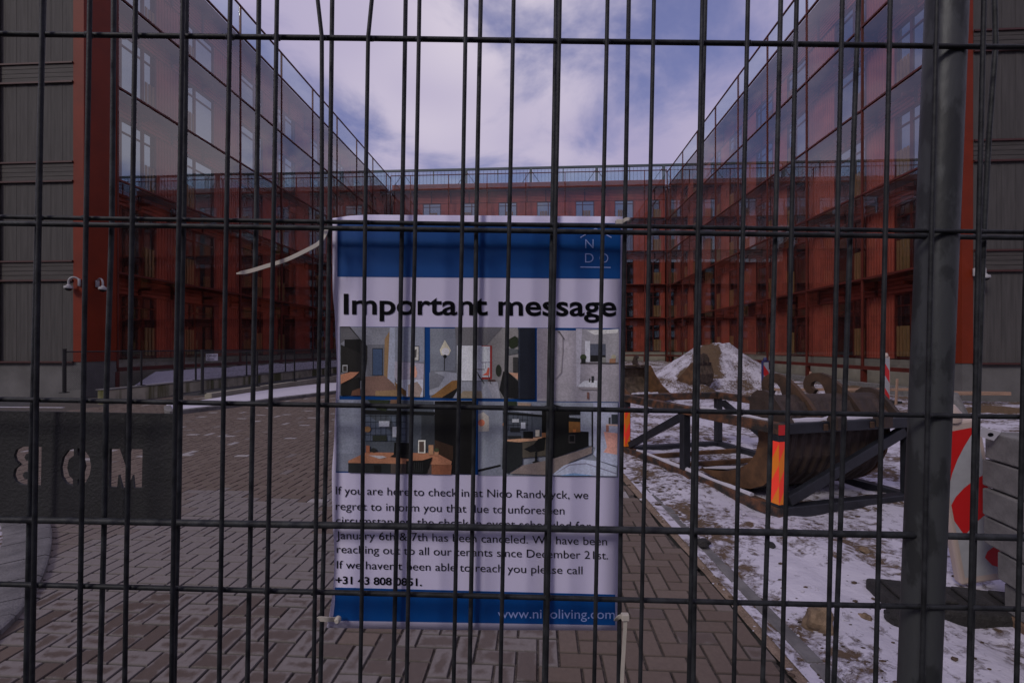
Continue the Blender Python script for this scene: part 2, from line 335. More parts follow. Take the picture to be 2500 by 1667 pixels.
# ------------------------------------------------------------------ the courtyard buildings
ZL = [0.85, 4.0, 7.05, 10.1, 13.1, 16.05]                # levels of the horizontal glazing bars
def facade(root, A0, bays, T, zshift=0.0, rail=True, wfrac=(.26, .80), far=False, rng=random.Random(3), ext=(0, 4)):
    """double skin: glass plane at d = 0, red cladding at d = .62; T maps (along, inward, up) to the root's frame"""
    z = [ZL[0]] + [q + zshift for q in ZL[1:]]; top = z[-1]; D = .62
    edges = [A0]
    for b in bays: edges.append(edges[-1] + b)
    A1 = edges[-1]
    core = MB(); core.box(A0 - ext[0], A1 + ext[1], D + .28, D + 5.0, 0.0, top - .1, T); core.build('wall_core', M['body'], root)
    pl = MB(); pl.box(A0, A1, D - .02, D + .22, 0, 1.12, T); pl.build('plinth', M['plinth2'], root)
    # corrugated cladding with window openings
    cl = MB(); hb = MB(); walk = MB(); br = MB(); wins = []
    def corr(a0, a1, z0, z1, pitch=.14, dep=.035):
        n = max(1, round((a1 - a0) / pitch)); p = (a1 - a0) / n; prof = []
        for i in range(n): prof += [(a0 + i * p, 0), (a0 + (i + .42) * p, 0), (a0 + (i + .55) * p, dep), (a0 + (i + .87) * p, dep)]
        prof.append((a1, 0))
        vs = [T(Vector((a, D + d, zz))) for zz in (z0, z1) for a, d in prof]; m_ = len(prof)
        cl.add(vs, [(i, i + 1, i + 1 + m_, i + m_) for i in range(m_ - 1)])
    for bi in range(len(bays)):
        a0, a1 = edges[bi], edges[bi + 1]; L = a1 - a0
        flip = bi % 2 == 1
        f0, f1 = wfrac
        if flip and not far: f0, f1 = 1 - f1, 1 - f0
        for si in range(5):
            z0, z1 = z[si] + (.30 if si == 0 else .06), z[si + 1]
            wt = z1 - .62 if si < 4 else z1 - 1.12
            w0, w1 = a0 + L * f0, a0 + L * f1
            if L < 2.0: w0 = w1 = a0
            if w0 > a0: corr(a0, w0, z0, wt)
            if w1 < a1: corr(w1, a1, z0, wt)
            if w1 > w0: wins.append((w0, w1, z0, wt, flip))
            # horizontal ribs of the floor edge
            nrib = 4 if si < 4 else 8
            for k in range(nrib):
                hh = (z1 - wt - .04) / nrib; zz = wt + .02 + k * hh
                hb.box(a0, a1, D - .05, D + .05, zz, zz + hh * .62, T)
            hb.box(a0, a1, D + .01, D + .2, wt, z1, T)
            for q in (a0 + .05, a0 + L * .5):
                br.box(q, q + .07, .1, D - .05, z1 - .42, z1 - .30, T)
                br.box(q, q + .09, D - .10, D - .051, wt + .03, z1 - .02, T)
    for si in range(1, 6):
        walk.box(A0, A1, .06, D + .02, z[si] - .075, z[si] - .035, T)
    cl.build('corrugated_cladding', M['red'], root); hb.build('floor_edge_ribs', M['red'], root); walk.build('maintenance_walkway', M['redbar'], root); br.build('bracket_row', M['redbar'], root)
    # windows: one prototype per width, copies share its mesh
    protos = {}
    for (w0, w1, z0, z1, flip) in wins:
        key = (round(w1 - w0, 3), round(z1 - z0, 3), flip)
        if key not in protos:
            W, H = w1 - w0, z1 - z0; f = MB(); t = .07
            q = lambda v: T(v) - T(Vector((0, 0, 0)))
            f.box(0, W, D - .012, D + .27, 0, t, q); f.box(0, W, D - .012, D + .27, H - t, H, q)
            f.box(0, t, D - .013, D + .27, t, H - t, q); f.box(W - t, W, D - .013, D + .27, t, H - t, q)
            mu = W * (.62 if not flip else .38)
            f.box(mu - .04, mu + .04, D - .01, D + .2, t, H - t, q); f.box(t, W - t, D - .005, D + .19, H * .80, H * .80 + .045, q)
            fo = f.build('window', M['redbar'], root)
            p = MB(); p.box(t, W - t, D + .035, D + .05, t, H - t, q); p.build('pane', M['darkwin'], fo)
            s = MB(); x0, x1 = ((mu + .05, W - .08) if not flip else (.08, mu - .05)) if not far else ((mu - .75, mu - .05) if not flip else (mu + .05, mu + .75))
            n = max(3, int((x1 - x0) / .125)); st = (x1 - x0) / n
            for k in range(n): s.box(x0 + k * st, x0 + k * st + st * .62, D - .045, D - .014, .09, min(1.12, H * .5), q)
            s.build('wooden_slat_guard', M['slat'], fo)
            fo.location = T(Vector((w0, 0, z0))); protos[key] = fo
        else: inst(protos[key], 'window', root, T(Vector((w0, 0, z0))))
    # outer frame
    for e in edges:
        m_ = MB(); m_.box(e - .03, e + .03, -.035, .05, z[0], top + 1.32, T); m_.box(e - .05, e + .05, .051, D - .06, top - .2, top - .12, T); m_.build('mullion', M['redbar'], root)
        m_ = MB(); m_.box(e - .07, e + .07, -.02, .12, 0, z[0] - .11, T); m_.build('support_post', M['redbar'], root)
    for si in range(6):
        m_ = MB(); m_.box(A0, A1, -.045, .045, z[si] - .03, z[si] + .03, T); m_.build('transom', M['redbar'], root)
    m_ = MB(); m_.box(A0, A1, -.05, .08, z[0] - .10, z[0] - .035, T); m_.build('bottom_rail', M['redbar'], root)
    m_ = MB(); m_.box(A0, A1, -.04, .04, top + 1.321, top + 1.38, T); m_.build('top_rail', M['redbar'], root)
    # glass panels, each very slightly out of true
    for bi in range(len(bays)):
        a0, a1 = edges[bi] + .03, edges[bi + 1] - .03
        for si in range(5):
            g = MB(); j = [rng.uniform(-.004, .004) for _ in range(3)]
            g.add([T(Vector((a0, j[0], z[si] + .03))), T(Vector((a1, j[1], z[si] + .03))), T(Vector((a1, j[1] + j[2], z[si + 1] - .03))), T(Vector((a0, j[0] + j[2], z[si + 1] - .03)))], [(0, 1, 2, 3)])
            g.build('glass_panel', M['skin'], root)
        g = MB(); g.box(a0 + .03, a1 - .03, -.008, .008, top + .1, top + 1.25, T); g.build('balustrade_panel', M['balus'], root)
    return edges
DL, DR, VF = 13.8, 11.7, 42.0
# left wing
lw_ = thing('courtyard_building', 'red glass fronted courtyard building on the left side with grey boarded end and two cameras', 'building', (0, 0, 0), -TH)
facade(lw_, 14.18, [2.8] + [3.4] * 7 + [1.22], lambda v: Vector((-DL - v.y, v.x, v.z)), rng=random.Random(5))
def end_wall(root, sgn, u0, vface, bands):
    """boarded gable facing the street: boards, trim bands, plinth and the orange corner column"""
    X = lambda v: Vector((sgn * v.x, v.y, v.z))
    b = MB(); n = 70; p = .125
    for i in range(n):
        a = u0 + i * p
        b.box(a + .003, a + p, vface - .03 - (.004 if i % 3 == 0 else 0), vface + .1, 1.12, 17.0, X)
    b.build('timber_boarding', M['board'], root)
    t = MB()
    r_ = MB()
    for (z0, z1) in bands:
        for k in range(4): t.box(u0, u0 + n * p, vface - .06, vface - .031, z0 + (z1 - z0) * k / 4 + .012, z0 + (z1 - z0) * (k + 1) / 4, X)
        r_.box(u0, u0 + n * p, vface - .10, vface - .0605, z0 - .045, z0 + .006, X); r_.box(u0, u0 + n * p, vface - .10, vface - .0605, z1 + .001, z1 + .05, X)
    r_.box(u0 - .02, u0 + n * p, vface - .12, vface + .02, 1.07, 1.119, X)
    t.build('trim_band', M['trim'], root); r_.build('drip_ledge', M['drip'], root)
    m_ = MB(); m_.box(u0, u0 + n * p, vface - .02, vface + .4, 0, 1.07, X)
    for q in (u0 + 1.35, u0 + 2.9): m_.box(q, q + .06, vface - .05, vface - .021, 0, 1.07, X)
    m_.build('concrete_plinth', M['plinth'], root)
    return X
bl = [(3.60 + 3.02 * k, 4.14 + 3.02 * k) for k in range(5)]
end_wall(lw_, -1, 14.12, 13.12, bl)
c = MB(); c.box(-14.12, -DL + .02, 13.06, 14.17, 1.1, 17.3); c.build('corner_column', M['orange'], lw_)
c = MB(); c.box(-16.72, -16.5, 12.98, 13.05, 1.12, 17.3); c.build('corner_column', M['orange'], lw_)
c = MB(); c.box(-14.12, -DL, 13.08, 14.17, 0, 1.099); c.build('column_footing', M['plinth'], lw_)
# right wing
rw_ = thing('courtyard_building', 'red glass fronted courtyard building on the right beyond the snowy yard', 'building', (0, 0, 0), -TH)
facade(rw_, 13.75, [3.36] + [3.4] * 7 + [1.02], lambda v: Vector((DR + v.y, v.x, v.z)), rng=random.Random(8))
end_wall(rw_, 1, 11.98, 13.28, [(3.66 + 3.02 * k, 4.18 + 3.02 * k) for k in range(5)])
c = MB(); c.box(DR - .02, 11.97, 13.22, 13.74, 1.1, 17.3); c.build('corner_column', M['orange'], rw_)
c = MB(); c.box(DR, 11.97, 13.24, 13.74, 0, 1.099); c.build('column_footing', M['plinth'], rw_)
# far wing with the roof screen
fw = thing('courtyard_building', 'red far wing closing the courtyard, with a glass roof screen on top', 'building', (0, 0, 0), -TH)
facade(fw, -DL, [1.9] + [3.6] * 6 + [2.0], lambda v: Vector((v.x, VF + v.y, v.z)), zshift=.22, far=True, wfrac=(.28, .76), rng=random.Random(11), ext=(2, 2))
p = MB(); p.box(-DL, DR, VF + .5, VF + .75, 16.2, 16.95)
for k in range(7): p.box(-DL, DR, VF + .44, VF + .499, 16.22 + k * .105, 16.29 + k * .105)
p.build('parapet', M['red'], fw)
s = MB(); s.box(-22, 20, VF + 3.9, VF + 4.1, 19.55, 19.75); s.build('screen_rail', M['teal'], fw)
for k in range(7):
    x = -20.5 + 6.6 * k
    s = MB(); s.box(x - .14, x + .14, VF + 3.88, VF + 4.14, 16.2, 19.54); s.build('screen_post', M['teal'], fw)
    s = MB(); s.beam((x - 2.2, VF + 4.3, 16.4), (x - .1, VF + 4.3, 19.4), .07, .07); s.beam((x + .1, VF + 4.3, 19.4), (x + 2.2, VF + 4.3, 16.4), .07, .07); s.build('screen_brace', M['teal'], fw)
    s = MB(); s.box(x + .2, x + 6.4, VF + 4.0, VF + 4.02, 16.3, 19.5); s.build('screen_glass', M['screen'], fw)
    s = MB()
    for q in range(17): s.box(x + .3 + q * .37, x + .33 + q * .37, VF + 4.03, VF + 4.06, 16.3, 19.5)
    s.box(x + 3.2, x + 3.3, VF + 3.94, VF + 3.99, 16.3, 19.5); s.build('screen_fins', M['teal'], fw)
for x0, x1, h in ((-13.5, -6.5, 18.6), (-5.8, -3.0, 17.9), (8.2, 11.2, 18.9)):
    s = MB(); s.box(x0, x1, VF + 6, VF + 9, 16.0, h); s.build('roof_plant_unit', M['teal'], fw)
lp = MB(); lp.box(8.12, 8.22, VF + .74, VF + .75, 9.5, 9.6); lp.build('lit_lamp', M['lamp'], fw)
# brick building across the street behind the viewer, seen mirrored in the glazing
bb = thing('street_building', 'dark brick building across the street, mirrored low in the glazing', 'building', (0, -60, 0))
b = MB(); b.box(-90, 90, -8, 0, 0, 28.5); b.build('wall', M['brickdark'], bb)
b = MB()
for k in range(44):
    for q in range(8): b.box(-87 + k * 4, -85.2 + k * 4, .001, .06, 1.4 + q * 3.3, 3.3 + q * 3.3)
wo = b.build('window', M['darkwin'], bb); wo['kind'] = 'stuff'
# ------------------------------------------------------------------ ground
g = MB(); g.box(-400, 400, -400, 600, -.6, -.05); structure(g.build('ground', M['asphalt']))
def grid_obj(name, m, x0, x1, y0, y1, nx, ny, hf, bare=None, keep=None):
    xs = [x0 + (x1 - x0) * i / nx for i in range(nx + 1)]; ys = [y0 * ((y1 / y0) ** (j / ny)) for j in range(ny + 1)] if y0 > 0 else [y0 + (y1 - y0) * j / ny for j in range(ny + 1)]
    vs = [(x, y, hf(x, y)) for y in ys for x in xs]; n = nx + 1
    fs = [(j * n + i, j * n + i + 1, (j + 1) * n + i + 1, (j + 1) * n + i) for j in range(ny) for i in range(nx)
          if keep is None or keep((xs[i] + xs[i + 1]) / 2, (ys[j] + ys[j + 1]) / 2)]
    me = bpy.data.meshes.new(name); me.from_pydata(vs, [], fs); me.materials.append(m); me.polygons.foreach_set('use_smooth', [True] * len(fs))
    if bare:
        a = me.attributes.new('bare', 'FLOAT', 'POINT'); a.data.foreach_set('value', [bare(v[0], v[1]) for v in vs])
    o = bpy.data.objects.new(name, me); COL.objects.link(o); return o
def nz(x, y, s, o=0.0): return noise.noise(Vector((x * s + o, y * s - o, o * .37)))
KX = lambda y: 1.30 - max(0, y - 3.2) * .012            # right edge of the paving
def snow_h(x, y):
    e = min(1, max(0, (x - KX(y) - .2) / .25))
    rut = sum(math.exp(-(((x - a_ - .16 * (y - 2) - .05 * math.sin(y * 1.3)) / .075) ** 2)) for a_ in (1.95, 2.42)) * e * (1 if y < 5 else 0)
    h = .012 - .022 * rut + .03 * e + e * (.035 * nz(x, y, 1.1) + .022 * nz(x, y, 3.4, 3) + .014 * nz(x, y, 9, 5))
    if y > 12: h += min(.35, (y - 12) * .03) * (.6 + .5 * nz(x, y, .5, 2)) * min(1, max(0, (x - 2) / 3))
    return h
def snow_bare(x, y):
    b = .02 * nz(x, y, 1.3, 9)
    if y < 5: b += .022 * sum(math.exp(-(((x - a_ - .16 * (y - 2) - .05 * math.sin(y * 1.3)) / .075) ** 2)) for a_ in (1.95, 2.42))
    if 5.2 < y < 10 and x < 6: b += .035                # churned ground round and behind the rack
    if y > 10: b += .02
    b += .10 * math.exp(-(((x - KX(y) - .30) / .13) ** 2)) * (.6 + .8 * nz(x, y, 2.2, 4))
    if x > 2.5 and y < 2.3: b += .03
    if x > 7 and y > 9: b += .05
    return b
structure(grid_obj('snowy_ground', M['snowmud'], 1.36, 16, 1.0, 44, 190, 260, snow_h, snow_bare))
# herringbone paving, every brick modelled
def paving():
    U = .105; J = .005; rng = random.Random(4); V = []; Fq = []; A = []; UVs = []
    def cutx(p): return p
    for iy in range(int(1.25 / U), int(18 / U)):
        for ix in range(int(-11.5 / U), int(1.6 / U)):
            k = (ix - iy) % 4
            if k == 0: w_, h_, hor = 2, 1, True
            elif k == 3: w_, h_, hor = 1, 2, False
            else: continue
            x0, y0 = ix * U, iy * U; x1, y1 = x0 + w_ * U, y0 + h_ * U; cu, cv = (x0 + x1) / 2, (y0 + y1) / 2
            c_ = UV2(cu, cv)
            if c_.x > KX(c_.y) + .02 or abs(c_.x) > c_.y * 1.2 + .4: continue
            # frosted grey bricks near the fence, with a ragged edge
            lim = .18 - .05 * (c_.y - 2.0) + .12 * nz(c_.x, c_.y, 2.2); far_ = 4.75 + .4 * nz(c_.x, c_.y, .9, 4) + (0 if c_.x < -1.9 else .25)
            gq = 1.0 if (c_.x < lim and c_.y < far_) else 0.0
            if gq and nz(c_.x, c_.y, 1.0, 11) > .34: gq = .0
            if gq and c_.x < -2.15 * c_.y / 2.6 + .55 and nz(c_.x, c_.y, .6, 2) > -.05: gq = .45
            if not gq and rng.random() < (.05 if c_.y > 4.6 else .07): gq = rng.choice((.7, 2.0, 2.0)) if c_.y > 4.4 else rng.choice((.5, .7, 1.0))
            zt = rng.uniform(-.0018, .0018); tx, ty = rng.uniform(-.0012, .0012), rng.uniform(-.0012, .0012)
            bev = .006; cs = []
            for (i_, zz) in ((0, -.012), (bev, 0)):
                for (xx, yy) in ((x0 + J / 2 + i_, y0 + J / 2 + i_), (x1 - J / 2 - i_, y0 + J / 2 + i_), (x1 - J / 2 - i_, y1 - J / 2 - i_), (x0 + J / 2 + i_, y1 - J / 2 - i_)):
                    q = UV2(xx, yy, zz + zt + tx * (1 if xx > cu else -1) + ty * (1 if yy > cv else -1))
                    if q.x > KX(q.y): q.x = KX(q.y) + (.0 if i_ else .004)
                    cs.append((q, (xx - x0, yy - y0) if hor else (yy - y0, xx - x0)))
            o = len(V); V += [tuple(q) for q, _ in cs]
            for fc in ((4, 5, 6, 7), (0, 1, 5, 4), (1, 2, 6, 5), (2, 3, 7, 6), (3, 0, 4, 7)):
                Fq.append(tuple(o + i_ for i_ in fc)); UVs += [cs[i_][1] for i_ in fc]
            A += [(gq, rng.random() * 1.1 if c_.y < 2.75 + .5 * nz(c_.x, c_.y, 1.2, 6) else rng.random() * .6 - .55, rng.random(), 1)] * 20
    me = bpy.data.meshes.new('paving'); me.from_pydata(V, [], Fq); me.materials.append(M['brick'])
    at = me.attributes.new('brick', 'FLOAT_COLOR', 'CORNER'); at.data.foreach_set('color', np.array(A, dtype=np.float32).ravel())
    ul = me.uv_layers.new(name='UVMap'); ul.data.foreach_set('uv', np.array(UVs, dtype=np.float32).ravel())
    o = bpy.data.objects.new('paving', me); COL.objects.link(o); structure(o)
    b = MB(); b.add([(-13, .4, -.010), (1.32, .4, -.010), (1.1, 19, -.010), (-13, 19, -.010)], [(0, 1, 2, 3)]); structure(b.build('paving_joint_sand', M['joint']))
paving()
b = MB(); b.add([UV2(-11.7, 18, -.014), UV2(2.2, 18, -.014), UV2(2.2, 44, -.014), UV2(-11.7, 44, -.014)], [(0, 1, 2, 3)]); structure(b.build('courtyard_path', mat('far_brown_paving', (.15, .12, .10), .85, 0, .25, 2.5)))
# gravel joint and concrete edging between paving and snow
structure(grid_obj('gravel_strip', M['gravel'], 0, 1, 1.0, 14, 3, 80, lambda x, y: .004))
go = bpy.data.objects['gravel_strip']
for v in go.data.vertices:
    t = v.co.x; y = v.co.y; wdt = .10 + .16 * min(1, max(0, (y - 3.2) / 2)); v.co.x = KX(y) + .005 + t * wdt + (.02 * nz(0, y, 6) if t > .9 else 0); v.co.z = .006 + .012 * nz(v.co.x, y, 14)
ed = thing('edging_kerb', 'narrow concrete edging strip between gravel joint and snow', 'kerb', (0, 0, 0))
y = 1.2
while y < 5.2:
    b = MB(); b.bbox(KX(y) + .13 + .02 * max(0, y - 3), KX(y) + .21 + .02 * max(0, y - 3), y, y + .99, -.1, .022 - .008 * (y > 3.1), .008); b.build('edging_stone', M['kerb'], ed); y += 1.0
# curved kerb of the planting bed, bottom left
outer = [G(-60, 1120), G(40, 1185), G(92, 1240), G(119, 1280), G(127, 1318), G(112, 1396), G(61, 1488), G(0, 1552), G(-120, 1667), G(-300, 1840)]
def smooth_pts(pts, n=6):
    r = []
    for i in range(len(pts) - 1):
        p0, p1, p2, p3 = pts[max(i - 1, 0)], pts[i], pts[i + 1], pts[min(i + 2, len(pts) - 1)]
        for k in range(n):
            t = k / n; r.append(.5 * ((2 * p1) + (-p0 + p2) * t + (2 * p0 - 5 * p1 + 4 * p2 - p3) * t * t + (-p0 + 3 * p1 - 3 * p2 + p3) * t ** 3))
    r.append(pts[-1]); return r
op = smooth_pts(outer); 
def strip(name, line, off0, off1, z0, z1, m, parent=None):
    b = MB(); prev = None
    for i, p in enumerate(line):
        d = (line[min(i + 1, len(line) - 1)] - line[max(i - 1, 0)]).normalized(); nrm = Vector((d.y, -d.x, 0))
        q = [p + nrm * off0 + Vector((0, 0, z0)), p + nrm * off0 + Vector((0, 0, z1)), p + nrm * (off0 + .02 * (1 if off1 > off0 else -1)) + Vector((0, 0, z1 + .015)), p + nrm * off1 + Vector((0, 0, z1 + .015)), p + nrm * off1 + Vector((0, 0, z0))]
        if prev: b.add(prev + q, [(k, k + 1, k + 6, k + 5) for k in range(4)])
        prev = q
    return b.build(name, m, parent, smooth=True)
kb = thing('planting_bed_kerb', 'x', 'kerb')
dense = smooth_pts(op, 2)
for i in range(0, len(dense) - 7, 7): strip('kerb_stone', [p.copy() for p in dense[i:i + 7]] + [dense[i + 6].lerp(dense[i + 7], .8)], 0.0, .27, -.05, .03, M['kerb'], kb)
tag(kb, 'broad curved grey concrete kerb round the snowy bed at bottom left corner', 'kerb')
b = MB(); inner = [p + Vector((-.22, 0, .02)) for p in op]; b.add(inner + [Vector((-9, 4.4, .02)), Vector((-9, 1, .02))], [tuple(range(len(inner) + 2))])
po = structure(b.build('planting_bed_soil', snowmud('bed_soil_snow', 2.2, .46, .54)))
# left side: ramp, snow strips, low walls
def uvbox(u0, u1, v0, v1, z0, z1): 
    b = MB(); b.box(u0, u1, v0, v1, z0, z1, lambda q: UV2(q.x, q.y, q.z)); return b
lwall = thing('low_wall', 'low mossy concrete wall with green streaks in front of left building', 'wall', (0, 0, 0), -TH)
b = MB(); b.bbox(-12.0, -11.72, 11.75, 41, -.1, .37, .012); b.build('wall_body', M['moss'], lwall)
b = MB(); b.bbox(-12.04, -11.70, 11.73, 41, .372, .40, .008); b.build('coping', M['kerb'], lwall)
kwall = thing('low_wall', 'pale concrete upstand carrying the nearer mesh fence, beside the snow island', 'wall', (0, 0, 0), -TH)
b = MB(); b.bbox(-9.95, -9.72, 13.05, 41, -.1, .17, .012); b.build('wall_body', M['plinth2'], kwall)
def hs(x, y): return .40 + .14 * (-12.05 - x) + .05 * nz(x, y, .8) + .03 * nz(x, y, 3)
so_ = grid_obj('snow_strip', M['snow'], -13.75, -12.05, 14.6, 41, 14, 60, lambda x, y: hs(x, y) * min(1, max(.02, (y - 14.4) / 1.2)) + (.04 if x < -13 else 0)); so_.rotation_euler = (0, 0, -TH); structure(so_)
ramp = grid_obj('ramp', M['asphalt'], -17.5, -9.95, 9.6, 41, 10, 40, lambda x, y: -.012 + (.0 if y < 14 else .05)); ramp.rotation_euler = (0, 0, -TH); structure(ramp)
ml = uvbox(-17, -12.2, 11.0, 11.08, -.011, -.004); structure(ml.build('road_marking', M['signwhite']))
ml = uvbox(-17, -12.2, 12.35, 12.75, -.01, .03); structure(ml.build('snow_strip', M['snow']))
# snow covered kerb island
isl = [G(400, 1000), G(404, 1010), G(430, 1012), G(560, 996), G(680, 979), G(806, 963), G(880, 953)]
back = [G(900, 936), G(800, 939), G(650, 957), G(520, 978), G(440, 990), G(405, 994)]
ip = smooth_pts(isl, 4); kb = strip('island_kerb', ip, 0, -.14, -.03, .085, M['kerb']); tag(kb, 'low grey kerb round the snow covered island left of the poster', 'kerb')
b = MB(); rim = [p + Vector((0, .10, .08)) for p in ip]; bk = [p + Vector((0, 0, .07)) for p in smooth_pts(back, 3)]
b.add(rim + bk, [tuple(range(len(rim) + len(bk)))])
structure(b.build('snow_island', snowmud('island_snow', 1.4, .60, .66)))
# ------------------------------------------------------------------ chain link fences on the left
def chain_fence(label, u, vs_posts, vend, zb, zt, sign=False):
    root = thing('chain_link_fence', label, 'fence', UV2(u, vs_posts[0], zb), -TH, 'chain link fences along the ramp')
    v0 = vs_posts[0]; H = zt - zb; L = vend - v0
    for i, v in enumerate(vs_posts):
        r_ = .042 if i == 0 else .028
        b = MB(); b.tube([(0, v - v0, 0), (0, v - v0, H + (.05 if i == 0 else -.01))], r_, 12); b.tube([(0, v - v0, H + (.051 if i == 0 else -.009)), (0, v - v0, H + (.075 if i == 0 else .01))], r_ * 1.15, 12)
        b.box(-.07, .07, v - v0 - .07, v - v0 + .07, -.0, .02); b.build('post', M['black'], root, smooth=True)
    for zz, nm in ((H, 'top_rail'),):
        b = MB(); b.tube([(0, 0, zz), (0, L, zz)], .017, 8); b.build(nm, M['black'], root, smooth=True)
    b = MB(); p = .055; t = .0022; n = int(L / p)
    def wire(a0, z0, a1, z1):
        d = Vector((0, a1 - a0, z1 - z0)).normalized(); q = Vector((0, -d.z, d.y)) * t
        A, B = Vector((0, a0, z0)), Vector((0, a1, z1)); x = Vector((t, 0, 0))
        b.add([A + q, A - q, A + x, B + q, B - q, B + x], [(0, 1, 4, 3), (1, 2, 5, 4), (2, 0, 3, 5)])
    for i in range(-int(H / p), n):
        a = i * p; z0 = .06; z1 = H - .02; h = z1 - z0
        s0 = max(0, -a); e0 = min(h, L - a)
        if e0 > s0: wire(a + s0, z0 + s0, a + e0, z0 + e0); wire(a + s0, z1 - s0, a + e0, z1 - e0)
    for zz in (.06, H * .5): wire(0, zz, L, zz + .0001)
    b.build('chain_link_mesh', M['black'], root)
    return root
def v_of(px, u):                                          # courtyard depth at which the line u = const crosses pixel column px
    k = (px - CX) / F; return u * (k * math.sin(TH) + math.cos(TH)) / (k * math.cos(TH) - math.sin(TH))
c1 = chain_fence('black chain link fence farther back, its posts on the mossy wall', -11.86, [v_of(157, -11.86), v_of(345, -11.86), v_of(478, -11.86), v_of(602, -11.86), v_of(697, -11.86), v_of(765, -11.86)], 38, .40, 1.43)
c2 = chain_fence('black chain link fence with a white notice, nearer the snow island', -9.83, [v_of(494, -9.83), v_of(628, -9.83), v_of(719, -9.83), v_of(807, -9.83), v_of(860, -9.83)], 36, .171, 1.40)
sv = v_of(515, -9.83)
sg = thing('notice_plate', 'small white notice plate hung on the chain link fence', 'sign', UV2(-9.80, sv, 1.245), -TH + R(52))
b = MB(); b.bbox(-.155, .155, -.004, .004, -.105, .105, .003); b.build('plate', M['signwhite'], sg)
def text_mesh(name, body, m, parent, height, loc, offset=0.0, align='CENTER', width=None):
    c = bpy.data.curves.new(name, 'FONT'); c.body = body; c.size = 1; c.offset = offset; c.align_x = align; c.resolution_u = 4
    t = bpy.data.objects.new(name + '_tmp', c); COL.objects.link(t); bpy.context.view_layer.update()
    me = bpy.data.meshes.new_from_object(t.evaluated_get(bpy.context.evaluated_depsgraph_get())); bpy.data.objects.remove(t)
    co = np.empty(len(me.vertices) * 3); me.vertices.foreach_get('co', co); co = co.reshape(-1, 3)
    k = height / .73; kx = k
    if width: kx = width / (co[:, 0].max() - co[:, 0].min())
    pts = [Vector((x * kx + loc[0], loc[1], y * k + loc[2])) for x, y, _ in co]
    me.vertices.foreach_set('co', np.array([tuple(p) for p in pts]).ravel()); me.materials.clear(); me.materials.append(m); me.update()
    o = bpy.data.objects.new(name, me); COL.objects.link(o); o.parent = parent; return o
text_mesh('lettering', 'OPHEF', M['ink'], sg, .075, (0, -.006, .005), width=.25)
b = MB()
for k in range(2): b.box(-.12, .06, -.0062, -.0045, -.05 - .03 * k, -.038 - .03 * k)
b.build('small_print', M['ink'], sg)
# ------------------------------------------------------------------ cameras on the building corners
def cctv(label, loc, rz, arm):
    r_ = thing('security_camera', label, 'camera', loc, rz, 'dome security cameras on the building corners')
    b = MB(); b.bbox(-.06, .06, -.07, 0, -.13, .13, .02); b.build('wall_mount', M['white'], r_, smooth=True)
    pts = [Vector((0, -.03 - arm * (1 - math.cos(a)) * .5, .02 + .16 * math.sin(a))) for a in [PI * i / 10 for i in range(11)]] + [Vector((0, -.03 - arm, -.10))]
    b = MB(); b.tube(pts, .032, 10); b.build('arm', M['white'], r_, smooth=True)
    y = -.03 - arm
    b = MB(); b.tube([(0, y, -.08), (0, y, -.12), (0, y, -.14), (0, y, -.21), (0, y, -.235)], [.04, .07, .125, .135, .12], 18); b.build('housing', M['white'], r_, smooth=True)
    b = MB(); b.tube([(0, y, -.236), (0, y, -.27), (0, y, -.30), (0, y, -.315)], [.105, .09, .055, .01], 16); b.build('dome', M['lens'], r_, smooth=True); r_.scale = (.85, .85, .85)
def at_uv(px, py, u=None, v=None):
    """point on a building plane u = const or v = const seen at a pixel"""
    d = Vector(((px - CX) / F, 1, -(py - HOR) / F)); du = d.dot(EU); dv = d.dot(EV); t = (u / du) if u is not None else (v / dv)
    return Vector((0, 0, EYE)) + d * t
q = at_uv(197, 690, v=13.03); cctv('white dome camera with black lens on the grey boarding left of the orange column', q, -TH + R(-62), .30)
q = at_uv(236, 693, u=-13.77); cctv('white dome camera fixed to the side of the left orange column', q, -TH + R(78), .28)
q = at_uv(2377, 665, v=13.18); cctv('white dome camera high on the grey boarding of the right building', q, -TH + R(20), .26)
# ------------------------------------------------------------------ the mesh fences the photograph is taken through
fp = thing('mesh_fence_panel', 'dark wire mesh panel with closely spaced bars, nearest to the viewer', 'fence', P(1240, 1667, .488))
fb = thing('mesh_fence_panel', 'welded mesh panel with wide bars and grey tubular post, carrying the poster', 'fence', P(1240, 1667, .505))
def rel(o, pts): return [p - o.location for p in pts]
def wobble(pts, amp=.0006, n=10, sd=0):
    r_ = []
    for i in range(len(pts) - 1):
        for k in range(n):
            t = k / n; p = pts[i].lerp(pts[i + 1], t); r_.append(p + Vector((noise.noise(Vector((sd * 3.1, p.z * 3, p.x * 3))) * amp, 0, noise.noise(Vector((sd * 1.7, p.x * 3, 9))) * amp)))
    r_.append(pts[-1]); return r_
ZV, ZH = .480, .488
rj = random.Random(12)
for k in range(-1, 22):
    xt, xb = 103 + 115 * k, 77.5 + 114.4 * k
    j = rj.uniform(-2.5, 2.5); line = lambda y: xt + (xb - xt) * y / 1667 + j
    pts = [P(line(y) , y, ZV) for y in (-120, 0, 90, 540, 985, 1455, 1667, 1900)]
    if k == 6: pts[0] = P(768, -120, ZV); pts[1] = P(775, 0, ZV); pts[2] = P(785, 90, ZV)
    if k == 7: pts[0] = P(917, -120, ZV); pts[1] = P(908, 0, ZV); pts[2] = P(899, 92, ZV); pts[3] = P(892, 540, ZV); pts[4] = P(886, 985, ZV)
    b = MB(); b.tube(rel(fp, wobble(pts, sd=k)), .0022, 10); b.build('vertical_wire', M['wire'], fp, smooth='all')
